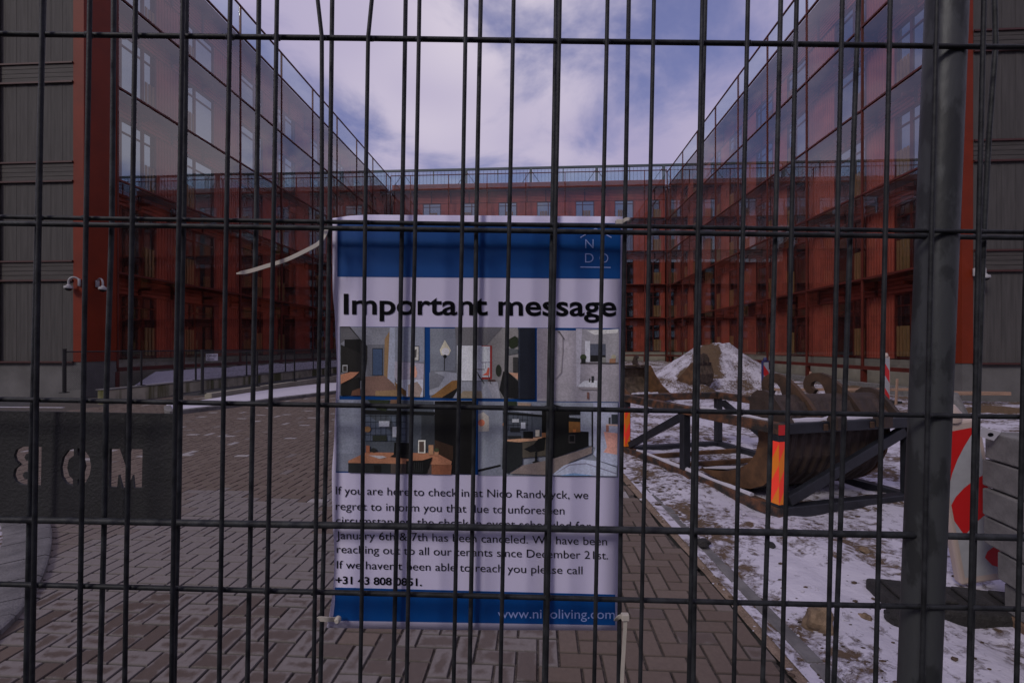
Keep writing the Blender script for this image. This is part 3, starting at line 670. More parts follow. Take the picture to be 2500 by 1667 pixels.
for i, (yl, yr) in enumerate(((83, 115.6), (530, 567), (974, 1018), (1425, 1487))):
    b = MB(); b.tube(rel(fp, wobble([P(x, yl + (yr - yl) * x / 2500, ZH) for x in (-250, 600, 1250, 1900, 2750)], .0005, sd=40 + i)), (.0027, .0024, .0027, .0027)[i], 10)
    for k in range(-1, 22):                             # weld at each crossing
        y_ = yl + (yr - yl) * (103 + 115 * k) / 2500; x_ = 103 + 115 * k + (-25.5 - .6 * k) * y_ / 1667; q = P(x_, y_, .4845) - fp.location; w_ = rj.uniform(.0024, .0036)
        b.tube([q + Vector((-w_ * 1.2, 0, 0)), q + Vector((-w_ * .6, 0, 0)), q + Vector((w_ * .6, 0, 0)), q + Vector((w_ * 1.2, 0, 0))], [w_ * .4, w_, w_, w_ * .4], 8)
    b.build('horizontal_wire', M['wire'], fp, smooth='all')
BV = [[(0, 106), (544, 92), (1060, 78), (1290, 71), (1667, 63)], [(0, 278), (544, 273), (970, 260), (1290, 254), (1667, 243)], [(0, 455), (544, 448), (1060, 439), (1667, 425)],
      [(0, 632), (544, 626), (1060, 616), (1667, 604)], [(0, 811), (544, 804), (1060, 797), (1667, 782)], [(0, 990), (544, 981.5), (1060, 973), (1667, 960)],
      [(0, 1174), (544, 1163.5), (1060, 1157), (1667, 1146)], [(0, 1358), (544, 1348), (1060, 1338), (1667, 1328)], [(0, 1535.5), (544, 1526), (1060, 1518), (1667, 1510)],
      [(0, 1722), (560, 1709), (1100, 1700), (1667, 1693)], [(0, 1906), (560, 1893), (1100, 1880), (1290, 1874), (1667, 1862)], [(0, 2096), (560, 2076), (1090, 2058), (1280, 2052), (1667, 2036)],
      [(0, 2428), (110, 2431), (330, 2415), (585, 2402), (900, 2390), (1310, 2379), (1667, 2370)], [(0, 2610), (560, 2588), (1667, 2550)], [(0, -70), (560, -84), (1667, -112)]]
for k, bv in enumerate(BV):
    y0, x0 = bv[0]; y1, x1 = bv[-1]
    pts = [P(x0 + (x0 - bv[1][1]) * .15, -120, .511)] + [P(x, y, .511) for y, x in bv] + [P(x1 - 6, 1900, .511)]
    b = MB(); b.tube(rel(fb, wobble(pts, .0005, sd=70 + k)), .0025, 10); b.build('vertical_wire', M['wire2'], fb, smooth='all')
for i, (yl, yr, r_) in enumerate(((546, 581, .0029), (1268, 1314, .0037))):
    for (xa, xb) in ((-250, 2268 - 26 * i), (2312 - 30 * i, 2750)):
        f = lambda x: yl + (yr - yl) * x / 2500
        if i == 1: f = lambda x: 1268 + (1302 - 1268) * min(1, x / 2080) + max(0, x - 2080) * .026
        b = MB(); b.tube(rel(fb, wobble([P(xa + (xb - xa) * t / 5, f(xa + (xb - xa) * t / 5), .503) for t in range(6)], .0004, sd=90 + i)), r_, 12); b.build('horizontal_wire', M['wire2'], fb, smooth='all')
pt, pb = P(2311, 0, .508), P(2243, 1667, .508); d = (pb - pt)
b = MB(); b.tube(rel(fb, [pt - d * .1 + d * (i / 30) * 1.25 for i in range(31)]), .0187, 32); b.build('tubular_post', M['pole'], fb, smooth='all')
# ------------------------------------------------------------------ hanging plate with cut-out letters (seen from its back)
ZP = .527
pc_ = P(200, 1135, ZP)
pl = thing('cutout_sign_plate', 'thick dark plate with cut out stencil letters hung low on the fence', 'sign', pc_)
zpx = lambda x, y: (x * .451, 960 + y * .451)
LET = [[(600, 297), (655, 297), (685, 385), (710, 297), (778, 300), (774, 510), (728, 510), (722, 447), (702, 510), (665, 510), (647, 447), (640, 508), (596, 506)],
       [(407, 293), (372, 308), (345, 345), (332, 400), (339, 450), (362, 485), (402, 500), (402, 462), (382, 442), (371, 400), (380, 355), (407, 335)],
       [(425, 291), (465, 305), (491, 342), (500, 392), (492, 440), (470, 480), (425, 499), (425, 468), (450, 438), (462, 395), (453, 352), (425, 332)],
       [(203, 286), (233, 287), (229, 499), (200, 498)],
       [(172, 284), (122, 286), (92, 304), (82, 335), (90, 364), (114, 384), (86, 406), (77, 442), (90, 476), (122, 493), (172, 496), (172, 458), (140, 458), (130, 441), (140, 424), (172, 420), (172, 364), (150, 360), (140, 344), (150, 326), (172, 322)]]
cv = bpy.data.curves.new('plate_outline', 'CURVE'); cv.dimensions = '2D'; cv.fill_mode = 'BOTH'; cv.extrude = .0012; cv.bevel_depth = .0003
def spl(pts):
    s = cv.splines.new('POLY'); s.points.add(len(pts) - 1); s.use_cyclic_u = True
    for q, (px, py) in zip(s.points, pts):
        w_ = P(px, py, ZP) - pc_; q.co = (w_.x, w_.z, 0, 1)
spl([(-420, 995), (0, 1002.5), (444, 1010.5), (440, 1268), (0, 1261), (-420, 1254)])
for L_ in LET: spl([zpx(*q) for q in L_])
# further letters of the word, out of frame to the left
spl([(-130, 1090), (-40, 1090), (-40, 1112), (-104, 1112), (-104, 1162), (-130, 1162)])
to = bpy.data.objects.new('tmp', cv); COL.objects.link(to); bpy.context.view_layer.update()
me = bpy.data.meshes.new_from_object(to.evaluated_get(bpy.context.evaluated_depsgraph_get())); bpy.data.objects.remove(to)
me.transform(Matrix.Rotation(R(90), 4, 'X')); me.materials.clear(); me.materials.append(M['platedark']); me.name = 'cutout_plate'
po = bpy.data.objects.new('cutout_plate', me); COL.objects.link(po); po.parent = pl
# ------------------------------------------------------------------ the poster
ZS = .519
def zs(px, py):
    t = (px - 1160) / 350; s_ = (py - 1035) / 500
    return ZS + .0022 * math.sin(py / 150.0) * max(0, -t) ** 2 + .0015 * t * t + .001 * math.sin(py / 210)
POS = thing('notice_poster', 'laminated white and blue notice with interior photos tied to the fence', 'poster', P(1160, 1537, ZS))
def PP(px, py, lift=0.0): return P(px, py, zs(px, py) - lift) - POS.location
def edgeL(y):                                             # left paper edge
    k = [(520, 812), (560, 812), (700, 812.5), (800, 819), (900, 823), (975, 820), (1060, 816.5), (1160, 810.5), (1260, 812), (1360, 817), (1430, 815), (1480, 808), (1530, 798), (1600, 790)]
    for (a, xa), (b_, xb) in zip(k, k[1:]):
        if a <= y <= b_: t = (y - a) / (b_ - a); t = t * t * (3 - 2 * t); return xa + (xb - xa) * t
    return 812
def edgeR(y): return 1521 + (1507 - 1521) * (y - 530) / 1007
def sheet(name, top, bot, xl, xr, m, lift, nx=16, ny=34):
    """top / bot: functions of s giving y; xl / xr functions of y"""
    b = MB(); vs = []
    for j in range(ny + 1):
        for i in range(nx + 1):
            s_ = i / nx; y = top(s_) + (bot(s_) - top(s_)) * j / ny; x = xl(y) + (xr(y) - xl(y)) * s_; vs.append(PP(x, y, lift))
    n = nx + 1; b.add(vs, [(j * n + i, j * n + i + 1, (j + 1) * n + i + 1, (j + 1) * n + i) for j in range(ny) for i in range(nx)])
    o = b.build(name, m, POS, smooth='all'); return o
ss = lambda a, b_: (lambda s: a + (b_ - a) * s)
o = sheet('paper_sheet', lambda s: 524 + 9 * max(0, 1 - s * 9) ** 1.5 + 5 * s, lambda s: 1531 + 5 * min(1, s * 2.2) + 1.5 * s, edgeL, edgeR, M['paper'], 0)
sol = o.modifiers.new('thickness', 'SOLIDIFY'); sol.thickness = .0004; sol.offset = 1
sheet('laminate_sleeve', lambda s: 513 + 16 * max(0, 1 - s * 7) ** 1.6 + 4 * s, lambda s: 1541 + 2 * s, lambda y: edgeL(y) - 13, lambda y: edgeR(y) + 13, M['sleeve'], .0032)
sheet('header_band', ss(540, 545), ss(675.5, 680.5), lambda y: 823.5, lambda y: 1516 - (y - 540) * .012, M['inkblue'], .0007, 16, 8)
sheet('footer_band', ss(1433, 1450.5), ss(1514, 1525.5), lambda y: 817.5 - max(0, y - 1470) * .12, lambda y: 1502, M['inkblue'], .0007, 16, 6)
def ptext(name, body, x0, x1, yb0, slope, m, cap, offset=0.0, lift=.0011):
    c = bpy.data.curves.new(name, 'FONT'); c.body = body; c.size = 1; c.offset = offset; c.resolution_u = 5
    t = bpy.data.objects.new('tmp', c); COL.objects.link(t); bpy.context.view_layer.update()
    me = bpy.data.meshes.new_from_object(t.evaluated_get(bpy.context.evaluated_depsgraph_get())); bpy.data.objects.remove(t)
    co = np.empty(len(me.vertices) * 3); me.vertices.foreach_get('co', co); co = co.reshape(-1, 3); xm, xM = co[:, 0].min(), co[:, 0].max(); k = (x1 - x0) / (xM - xm); ky = cap / .729
    vs = []
    for x, y, _ in co:
        px = x0 + (x - xm) * k; py = yb0 + (px - x0) * slope - y * ky; vs.append(tuple(PP(px, py, lift)))
    fs = [tuple(p.vertices) for p in me.polygons]; bpy.data.meshes.remove(me); b = MB(); b.add(vs, fs)
    return b, m
def join_text(name, items, m):
    b = MB()
    for it in items: b.add(it.v, it.f)
    return b.build(name, m, POS)
join_text('heading_text', [ptext('h', 'Important message', 839, 1505, 766, .0075, None, 51, .018)[0]], M['ink'])
LN = [('If you are here to check in at Nido Randwyck, we', 819.6, 1436, 1206, .0186), ('regret to inform you that due to unforeseen', 819.6, 1378, 1244, .020), ('circumstances, the check-in event scheduled for', 820, 1443, 1279, .022),
      ('January 6th & 7th has been canceled. We have been', 821, 1482, 1315, .0235), ('reaching out to all our tenants since December 21st.', 822, 1484.5, 1349, .0235), ("If we haven't been able to reach you please call", 822, 1422, 1387, .0235)]
join_text('body_text', [ptext('l', *l[:4], l[4], None, 20.5, -.002)[0] for l in LN], M['ink'])
join_text('phone_number', [ptext('p', '+31 43 808 0851.', 819, 1030, 1424, .026, None, 19, .022)[0]], M['ink'])
join_text('web_address', [ptext('w', 'www.nidoliving.com', 1215, 1501, 1508, .006, None, 24, .0)[0]], M['inkpale'])
lg = [ptext('n', 'N', 1429, 1449, 606.5, 0, None, 24, -.012)[0], ptext('i', 'I', 1471.5, 1475, 607, 0, None, 24, -.012)[0], ptext('d', 'D', 1428.5, 1449, 641, 0, None, 24, -.012)[0], ptext('o', 'O', 1464, 1485, 641.5, 0, None, 24, -.012)[0]]
def pline(x0, y0, x1, y1, w_, lift=.0011):
    b = MB(); d = Vector((x1 - x0, y1 - y0)).normalized(); n_ = Vector((-d.y, d.x)) * w_ / 2
    b.add([PP(x0 + n_.x, y0 + n_.y, lift), PP(x1 + n_.x, y1 + n_.y, lift), PP(x1 - n_.x, y1 - n_.y, lift), PP(x0 - n_.x, y0 - n_.y, lift)], [(0, 1, 2, 3)]); return b
lg += [pline(1417, 652, 1491, 653, 2.4), pline(1417, 580, 1454, 558, 2.6), pline(1454, 558, 1493, 580, 2.6)]
join_text('logo', lg, M['inkpale'])
# printed interior photographs: flat shapes of printed colour
WL = lin((137, 128, 158))
def ink(c): l = lin(c); return tuple(min(1, a / b_ * p_) for a, b_, p_ in zip(l, WL, (.74, .70, .92)))
PHOTO_RND = random.Random(2)
def photo(name, base, shapes, zf):
    """base: rectangle (x0,y0,x1,y1,rgb); shapes: (polygon in zoom units, rgb); zf maps zoom units to frame pixels"""
    b = MB(); cols = []
    def poly(pts, rgb, lift):
        q = [PP(x, y, lift) for x, y in pts]; b.add(q, [tuple(range(len(q)))]); cols.append(ink(rgb))
    x0, y0, x1, y1, rgb = base; sl = .010
    n = 8
    for i in range(n):
        for j in range(n):                              # soft mottling of the print
            a0, a1 = x0 + (x1 - x0) * i / n, x0 + (x1 - x0) * (i + 1) / n; c0, c1 = y0 + (y1 - y0) * j / n, y0 + (y1 - y0) * (j + 1) / n; k = PHOTO_RND.uniform(.96, 1.04) * (1.06 - .12 * j / n)
            poly([(a0, c0 + (a0 - 829) * sl), (a1, c0 + (a1 - 829) * sl), (a1, c1 + (a1 - 829) * sl), (a0, c1 + (a0 - 829) * sl)], tuple(v * k for v in rgb), .0009)
    for i, (pts, rgb) in enumerate(shapes): poly([zf(*p_) for p_ in pts], rgb, .00105 + .00004 * i)
    o = b.build(name, M['print'], POS)
    at = o.data.attributes.new('print', 'FLOAT_COLOR', 'FACE'); at.data.foreach_set('color', np.array([(*c_, 1) for c_ in cols], dtype=np.float32).ravel())
    return o
zA = lambda x, y: (780 + x * .24876, 780 + y * .24876); zB = lambda x, y: (1140 + x * .24876, 780 + y * .24876)
def rc(x0, y0, x1, y1): return [(x0, y0), (x1, y0), (x1, y1), (x0, y1)]
def ell(cx_, cy_, rx, ry, n=12): return [(cx_ + rx * math.cos(2 * PI * i / n), cy_ + ry * math.sin(2 * PI * i / n)) for i in range(n)]
gr = sheet('photo_grid', ss(797, 801), ss(1153, 1164), lambda y: 829 - max(0, (y - 960)) * .048, lambda y: 1512 - (y - 797) * .01, M['inkblue'], .0006, 16, 16)
photo('printed_photo', (830, 797.5, 1037, 966, (86, 84, 98)), [
    ([(200, 68), (300, 68), (400, 190), (400, 740), (210, 740)], (34, 32, 36)), ([(200, 80), (290, 80), (390, 190), (250, 200), (205, 240)], (66, 63, 72)),
    (rc(245, 195, 400, 330), (14, 13, 15)), ([(208, 245), (330, 300), (400, 330), (400, 520), (208, 520)], (22, 20, 22)),
    ([(400, 190), (470, 260), (470, 380), (440, 600), (400, 600)], (24, 22, 25)), (rc(470, 245, 640, 545), (74, 72, 84)),
    (rc(518, 280, 622, 550), (26, 28, 38)), (rc(524, 290, 614, 545), (44, 54, 80)), ([(640, 190), (690, 110), (690, 640), (632, 610)], (104, 80, 62)),
    ([(690, 80), (740, 80), (740, 632), (664, 632)], (116, 116, 140)), ([(740, 80), (1030, 75), (1030, 420), (740, 410)], (98, 98, 118)),
    ([(440, 560), (640, 550), (740, 640), (800, 750), (430, 745)], (88, 66, 64)), ([(550, 700), (760, 690), (800, 752), (548, 748)], (104, 82, 66)),
    ([(740, 410), (1025, 430), (1020, 600), (770, 620), (735, 560)], (120, 112, 132)), ([(780, 590), (1020, 590), (1015, 760), (850, 755), (735, 640)], (138, 136, 158)),
    ([(870, 640), (960, 610), (1010, 680), (985, 760), (870, 755)], (110, 94, 96)), ([(735, 610), (850, 700), (850, 752), (760, 700)], (88, 62, 40)),
    ([(888, 470), (940, 455), (960, 520), (950, 570), (890, 565)], (176, 112, 104)), (rc(895, 258, 978, 404), (28, 28, 34)), (rc(901, 266, 972, 398), (140, 134, 140)),
    ([(925, 300), (955, 290), (950, 370), (920, 380)], (60, 56, 60)), ([(208, 540), (300, 515), (390, 515), (330, 570), (208, 632)], (134, 88, 74)), (rc(225, 445, 275, 515), (120, 116, 128)), (rc(232, 455, 268, 508), (40, 36, 38)),
    ([(210, 640), (390, 560), (390, 735), (208, 745)], (20, 18, 19)), ([(320, 700), (400, 670), (400, 745), (310, 745)], (74, 48, 40))], zA)
photo('printed_photo', (1050, 799, 1306, 969, (80, 79, 92)), [
    (rc(1090, 90, 1330, 500), (88, 88, 104)), ([(1180, 300), (1230, 200), (1290, 300), (1270, 350), (1195, 350)], (150, 140, 134)), (ell(1236, 315, 40, 38), (206, 190, 170)), (ell(1232, 362, 18, 18), (16, 15, 17)), (rc(1222, 375, 1230, 500), (36, 34, 38)),
    ([(1330, 75), (1800, 75), (1640, 250), (1345, 250)], (76, 72, 82)), (rc(1350, 255, 1590, 600), (150, 146, 176)), 
    ([(1080, 520), (1220, 510), (1390, 530), (1400, 640), (1090, 745), (1080, 740)], (112, 110, 128)), ([(1085, 500), (1230, 560), (1170, 660), (1080, 690)], (84, 82, 96)), ([(1090, 760), (1300, 600), (1390, 590), (1385, 660), (1200, 765)], (98, 68, 42)), ([(1200, 765), (1400, 640), (1400, 690), (1300, 768)], (18, 16, 18)),
    ([(1400, 610), (1640, 610), (1700, 772), (1310, 770)], (108, 106, 124)), ([(1410, 700), (1590, 700), (1600, 770), (1350, 768)], (106, 92, 86))], zA)
bpy.data.objects['printed_photo.001'].name = 'printed_photo'
photo('printed_photo', (1190, 800, 1305.5, 969, (92, 88, 98)), [
    (rc(205, 80, 500, 600), (98, 92, 100)), (rc(60, 255, 120, 590), (148, 144, 174)), (rc(116, 255, 246, 585), (112, 34, 36)), (rc(137, 262, 226, 565), (150, 147, 178)), (rc(140, 415, 226, 424), (110, 106, 128)), (rc(155, 420, 160, 480), (110, 106, 128)), (rc(180, 420, 185, 480), (110, 106, 128)),
    (rc(205, 590, 280, 604), (60, 34, 34)), ([(200, 610), (300, 610), (330, 772), (200, 772)], (116, 112, 128)),
    ([(150, 545), (190, 520), (205, 470), (222, 475), (215, 548)], (168, 74, 66)), (rc(80, 485, 172, 492), (90, 82, 86)), ([(95, 500), (120, 545), (175, 628), (165, 630), (110, 550)], (36, 34, 38)), ([(205, 545), (210, 545), (240, 635), (234, 635)], (40, 36, 38)),
    ([(400, 200), (470, 160), (500, 180), (500, 260), (440, 290), (400, 250)], (26, 30, 22)), (ell(310, 500, 28, 60), (30, 32, 28)), ([(380, 280), (500, 290), (500, 330), (400, 350)], (60, 60, 68)), (rc(452, 370, 500, 520), (40, 38, 42)),
    ([(355, 510), (400, 510), (500, 600), (500, 775), (360, 760), (318, 690)], (16, 15, 18)), ([(410, 520), (500, 525), (500, 590)], (140, 104, 94)), (rc(505, 82, 668, 780), (17, 19, 30)), (rc(508, 84, 520, 778), (28, 31, 44))], zB)
photo('printed_photo', (1311, 801, 1511.5, 974, (116, 108, 124)), [
    (rc(690, 84, 790, 770), (106, 97, 114)), (rc(790, 90, 800, 770), (132, 124, 142)), ([(1110, 90), (1490, 100), (1490, 420), (1110, 420)], (112, 106, 120)), ([(1180, 110), (1490, 92), (1480, 130), (1250, 150)], (150, 144, 156)),
    ([(1070, 90), (1130, 90), (1110, 640), (1075, 660)], (134, 127, 146)), (rc(1160, 210, 1210, 415), (150, 146, 164)), (rc(1208, 238, 1362, 412), (58, 58, 74)), (rc(1210, 350, 1360, 412), (18, 17, 20)), (rc(1108, 425, 1488, 434), (42, 34, 38)),
    (ell(1142, 370, 32, 30), (42, 48, 34)), (rc(1122, 385, 1165, 426), (26, 26, 28)), ([(1400, 385), (1460, 380), (1458, 425), (1398, 425)], (110, 78, 66)), (ell(1440, 365, 24, 20), (120, 112, 104)), (rc(1315, 370, 1365, 424), (96, 92, 98)),
    ([(884, 115), (908, 112), (960, 190), (955, 200), (905, 130)], (62, 56, 66)), (rc(938, 180, 944, 330), (84, 76, 88)), ([(936, 330), (942, 330), (930, 520), (870, 590), (866, 584), (922, 516)], (92, 84, 96)),
    ([(1100, 640), (1150, 600), (1280, 600), (1280, 665), (1090, 660)], (150, 146, 166)), ([(1090, 662), (1290, 665), (1290, 690), (1130, 690)], (104, 96, 108)), (rc(1222, 555, 1245, 618), (30, 30, 36)), (rc(1196, 578, 1210, 614), (58, 54, 60)), (rc(1178, 712, 1200, 778), (82, 56, 56))], zB)
photo('printed_photo', (821, 975, 1160, 1150, (92, 92, 112)), [
    ([(430, 785), (1120, 800), (1120, 1500), (430, 1300)], (54, 56, 68)), ([(440, 930), (840, 940), (840, 1200), (440, 1195)], (62, 66, 84)),
    *[(rc(450 + 50 * i, 935, 454 + 50 * i, 1198), (22, 24, 32)) for i in range(9)], *[(rc(446, 940 + 62 * i, 850, 944 + 62 * i), (22, 24, 32)) for i in range(5)],
    ([(470, 785), (690, 790), (650, 900), (560, 880)], (28, 32, 24)), ([(430, 885), (1130, 905), (1130, 935), (430, 925)], (12, 12, 14)), (rc(1130, 800, 1500, 1515), (10, 9, 11)), ([(1000, 940), (1130, 940), (1130, 1280), (1000, 1280)], (38, 39, 47)), ([(1130, 1180), (1310, 1240), (1310, 1380), (1130, 1330)], (40, 27, 22)),
    (rc(583, 995, 686, 1050), (130, 128, 148)), (rc(716, 1050, 760, 1152), (134, 132, 152)), (ell(470, 1075, 34, 30), (108, 78, 56)), (rc(520, 1135, 660, 1190), (30, 32, 30)), ([(700, 785), (765, 785), (765, 830), (690, 830)], (84, 62, 54)),
    ([(282, 1385), (460, 1300), (1150, 1310), (1300, 1390), (1290, 1425), (282, 1405)], (122, 80, 66)), ([(282, 1405), (700, 1412), (700, 1508), (282, 1500)], (24, 25, 29)), ([(700, 1412), (1100, 1420), (1100, 1515), (700, 1508)], (52, 44, 46)), ([(1100, 1425), (1300, 1425), (1290, 1520), (1100, 1518)], (96, 58, 46)), (rc(535, 1425, 606, 1505), (12, 12, 14)),
    ([(735, 1205), (908, 1210), (900, 1330), (728, 1325)], (12, 12, 14)), ([(690, 1345), (728, 1322), (900, 1328), (880, 1365)], (20, 19, 22)), ([(480, 1330), (620, 1335), (660, 1350), (590, 1365)], (128, 120, 132)), ([(970, 1182), (1040, 1182), (1040, 1310), (966, 1308)], (158, 152, 156)), (rc(978, 1195, 1026, 1300), (58, 46, 46)),
    (rc(1070, 1230, 1118, 1325), (124, 90, 74)), ([(1125, 1290), (1172, 1290), (1164, 1335), (1130, 1335)], (122, 84, 70)), (ell(1150, 1280, 26, 20), (44, 46, 34)), (rc(455, 1235, 492, 1305), (112, 66, 52)), (ell(530, 1280, 30, 22), (24, 24, 26)),
    ([(850, 1385), (1010, 1380), (1108, 1350), (1050, 1515), (850, 1508)], (10, 10, 12)), *[([(870 + 20 * i, 1400), (876 + 20 * i, 1400), (870 + 20 * i, 1500), (864 + 20 * i, 1500)], (30, 30, 34)) for i in range(8)]], zA)
photo('printed_photo', (1168, 976, 1509, 1157, (96, 96, 114)), [
    ([(110, 820), (330, 820), (330, 1430), (110, 1490)], (102, 102, 120)), ([(110, 930), (160, 905), (215, 950), (218, 1095), (112, 1098)], (138, 128, 132)), (ell(142, 1012, 34, 34), (196, 88, 74)), ([(110, 1470), (330, 1420), (330, 1440), (110, 1494)], (18, 17, 20)),
    ([(350, 880), (740, 940), (740, 1160), (350, 1180)], (58, 60, 74)), *[(rc(360 + 46 * i, 910, 364 + 46 * i, 1080), (24, 25, 32)) for i in range(7)], *[(rc(354, 930 + 50 * i, 600, 934 + 50 * i), (24, 25, 32)) for i in range(4)], ([(380, 800), (490, 805), (490, 850), (390, 850)], (28, 34, 26)), ([(500, 815), (630, 820), (630, 855), (500, 852)], (112, 92, 88)),
    ([(355, 905), (750, 935), (750, 955), (355, 925)], (12, 12, 14)), (rc(443, 975, 510, 1008), (134, 132, 150)), (rc(530, 1008, 574, 1068), (134, 132, 152)), (rc(425, 1060, 520, 1100), (26, 26, 30)), (ell(366, 1028, 18, 18), (120, 84, 64)),
    ([(735, 855), (830, 825), (970, 860), (1110, 880), (1110, 930), (735, 935)], (12, 11, 13)), ([(735, 935), (1000, 930), (1000, 1300), (830, 1360), (735, 1330)], (9, 8, 10)), ([(1000, 960), (1160, 970), (1160, 1010), (1000, 1000)], (16, 16, 18)), ([(1000, 1000), (1110, 1005), (1115, 1105), (1000, 1110)], (96, 62, 36)), (rc(1040, 1075, 1070, 1105), (136, 78, 44)),
    ([(990, 1108), (1195, 1098), (1195, 1240), (830, 1365), (830, 1180)], (12, 12, 14)), (rc(998, 1130, 1062, 1212), (44, 40, 44)), (rc(1006, 1138, 1054, 1196), (10, 10, 12)), ([(1115, 880), (1230, 870), (1230, 1240), (1195, 1240), (1195, 1100), (1115, 1095)], (108, 108, 130)), (rc(1222, 860, 1236, 1250), (22, 21, 26)),
    ([(352, 1180), (740, 1150), (740, 1178), (400, 1215)], (140, 104, 90)), ([(352, 1190), (545, 1205), (545, 1420), (400, 1512), (345, 1465)], (22, 23, 27)), ([(545, 1205), (830, 1160), (830, 1330), (545, 1358)], (56, 50, 48)), (rc(553, 1096, 648, 1166), (12, 12, 14)), (rc(672, 1082, 712, 1145), (148, 138, 138)), (rc(360, 1125, 388, 1180), (140, 96, 78)), (rc(400, 1140, 530, 1165), (26, 26, 30)), ([(735, 1110), (775, 1110), (775, 1160), (735, 1160)], (100, 66, 52)),
    ([(700, 1170), (770, 1150), (760, 1280), (680, 1300), (640, 1240)], (12, 12, 14)), ([(560, 1270), (650, 1225), (700, 1290), (620, 1300)], (16, 16, 19)), (rc(668, 1300, 690, 1450), (16, 16, 19)), ([(570, 1430), (680, 1380), (780, 1410), (700, 1455), (640, 1400)], (16, 16, 19)),
    ([(420, 1510), (545, 1430), (830, 1370), (1225, 1245), (1225, 1310), (1010, 1400), (830, 1525)], (92, 80, 84)), ([(830, 1525), (950, 1430), (1130, 1370), (1300, 1390), (1470, 1450), (1470, 1535)], (128, 128, 154)), ([(860, 1520), (1000, 1420), (1170, 1405), (1470, 1505), (1465, 1515), (1170, 1418), (1010, 1430)], (96, 92, 116)), ([(900, 1530), (1050, 1505), (1250, 1530)], (92, 112, 150)),
    ([(1240, 815), (1480, 820), (1478, 1330), (1240, 1250)], (118, 116, 142)), ([(1290, 1180), (1360, 1170), (1380, 1290), (1478, 1330), (1475, 1440), (1300, 1385), (1240, 1320)], (126, 126, 154)), ([(1342, 1100), (1478, 1115), (1472, 1325), (1340, 1300), (1375, 1250)], (160, 112, 112)), (rc(1365, 1030, 1392, 1100), (112, 74, 72)), ([(1365, 1025), (1480, 1030), (1480, 1044), (1365, 1038)], (140, 112, 112)), (rc(1418, 930, 1478, 1025), (34, 36, 46)), (rc(1390, 960, 1410, 1025), (40, 40, 48))], zB)
# ------------------------------------------------------------------ cable ties
def ribbon(root, pts, wd, th, name, side=None):
    b = MB(); prev = None; pts = smooth_pts([Vector(p) for p in pts], 5)
    for i, p in enumerate(pts):
        d = (pts[min(i + 1, len(pts) - 1)] - pts[max(i - 1, 0)]).normalized(); s_ = (side or Vector((0, 1, 0))); a = d.cross(s_); a.normalize(); c_ = a.cross(d)
        k = 1.0 if i < len(pts) - 3 else (.75, .5, .35)[i - len(pts) + 3]
        q = [p + a * wd / 2 * k + c_ * th / 2, p - a * wd / 2 * k + c_ * th / 2, p - a * wd / 2 * k - c_ * th / 2, p + a * wd / 2 * k - c_ * th / 2]
        if prev: b.add(prev + q, [(0, 1, 5, 4), (1, 2, 6, 5), (2, 3, 7, 6), (3, 0, 4, 7)])
        else: b.add(q, [(0, 1, 2, 3)])
        prev = q
    b.add(prev, [(3, 2, 1, 0)]); return b.build(name, M['tie'], root, smooth=True)
t1 = thing('cable_tie', 'pale cable tie with long loose tail curving left of the poster top', 'cable tie', P(797, 565, .50), group='cable ties holding the poster')
ribbon(t1, rel(t1, [P(797, 562, .499), P(790, 580, .494), P(776, 596, .488), P(745, 613, .486), P(700, 634, .487), P(650, 650, .49), P(610, 662, .492), P(578, 668, .494)]), .0042, .0013, 'strap')
t2 = thing('cable_tie', 'pale cable tie hooked over the bar at top right poster corner', 'cable tie', P(1520, 540, .50), group='cable ties holding the poster')
ribbon(t2, rel(t2, [P(1537, 543, .497), P(1536, 536, .494), P(1528, 536, .494), P(1519, 541, .495), P(1512, 544, .497), P(1509, 546, .50)]), .0036, .0016, 'strap')
b = MB(); b.bbox(-.004, .0035, -.003, .003, -.0028, .0028, .001); b.build('head', M['tie'], t2, loc=P(1512, 543, .496) - t2.location)
t3 = thing('cable_tie', 'short cable tie with round knob at bottom left poster corner', 'cable tie', P(800, 1510, .50), group='cable ties holding the poster')
ribbon(t3, rel(t3, [P(778, 1510, .513), P(779, 1510, .506), P(785, 1510, .505), P(800, 1511, .506), P(815, 1511, .510), P(826, 1510, .514)]), .0052, .0012, 'strap', Vector((0, 1, .02)))
b = MB(); b.tube([(0, 0, 0), (0, -.004, 0), (0, -.006, 0)], [.0034, .0034, .0022], 14); b.build('head', M['tie'], t3, smooth=True, loc=P(826.5, 1509, .513) - t3.location)
t4 = thing('cable_tie', 'cable tie at bottom right poster corner with tail hanging straight down', 'cable tie', P(1520, 1500, .50), group='cable ties holding the poster')
ribbon(t4, rel(t4, [P(1527, 1503, .499), P(1526, 1530, .499), P(1523, 1580, .50), P(1520, 1630, .50), P(1517, 1700, .50)]), .0040, .0012, 'tail')
ribbon(t4, rel(t4, [P(1503, 1514, .51), P(1508, 1508, .504), P(1516, 1504, .501), P(1526, 1505, .499)]), .0042, .0013, 'strap')
b = MB(); b.bbox(-.0042, .0042, -.003, .003, -.0036, .0036, .001); b.build('head', M['tie'], t4, loc=P(1526, 1505, .499) - t4.location)
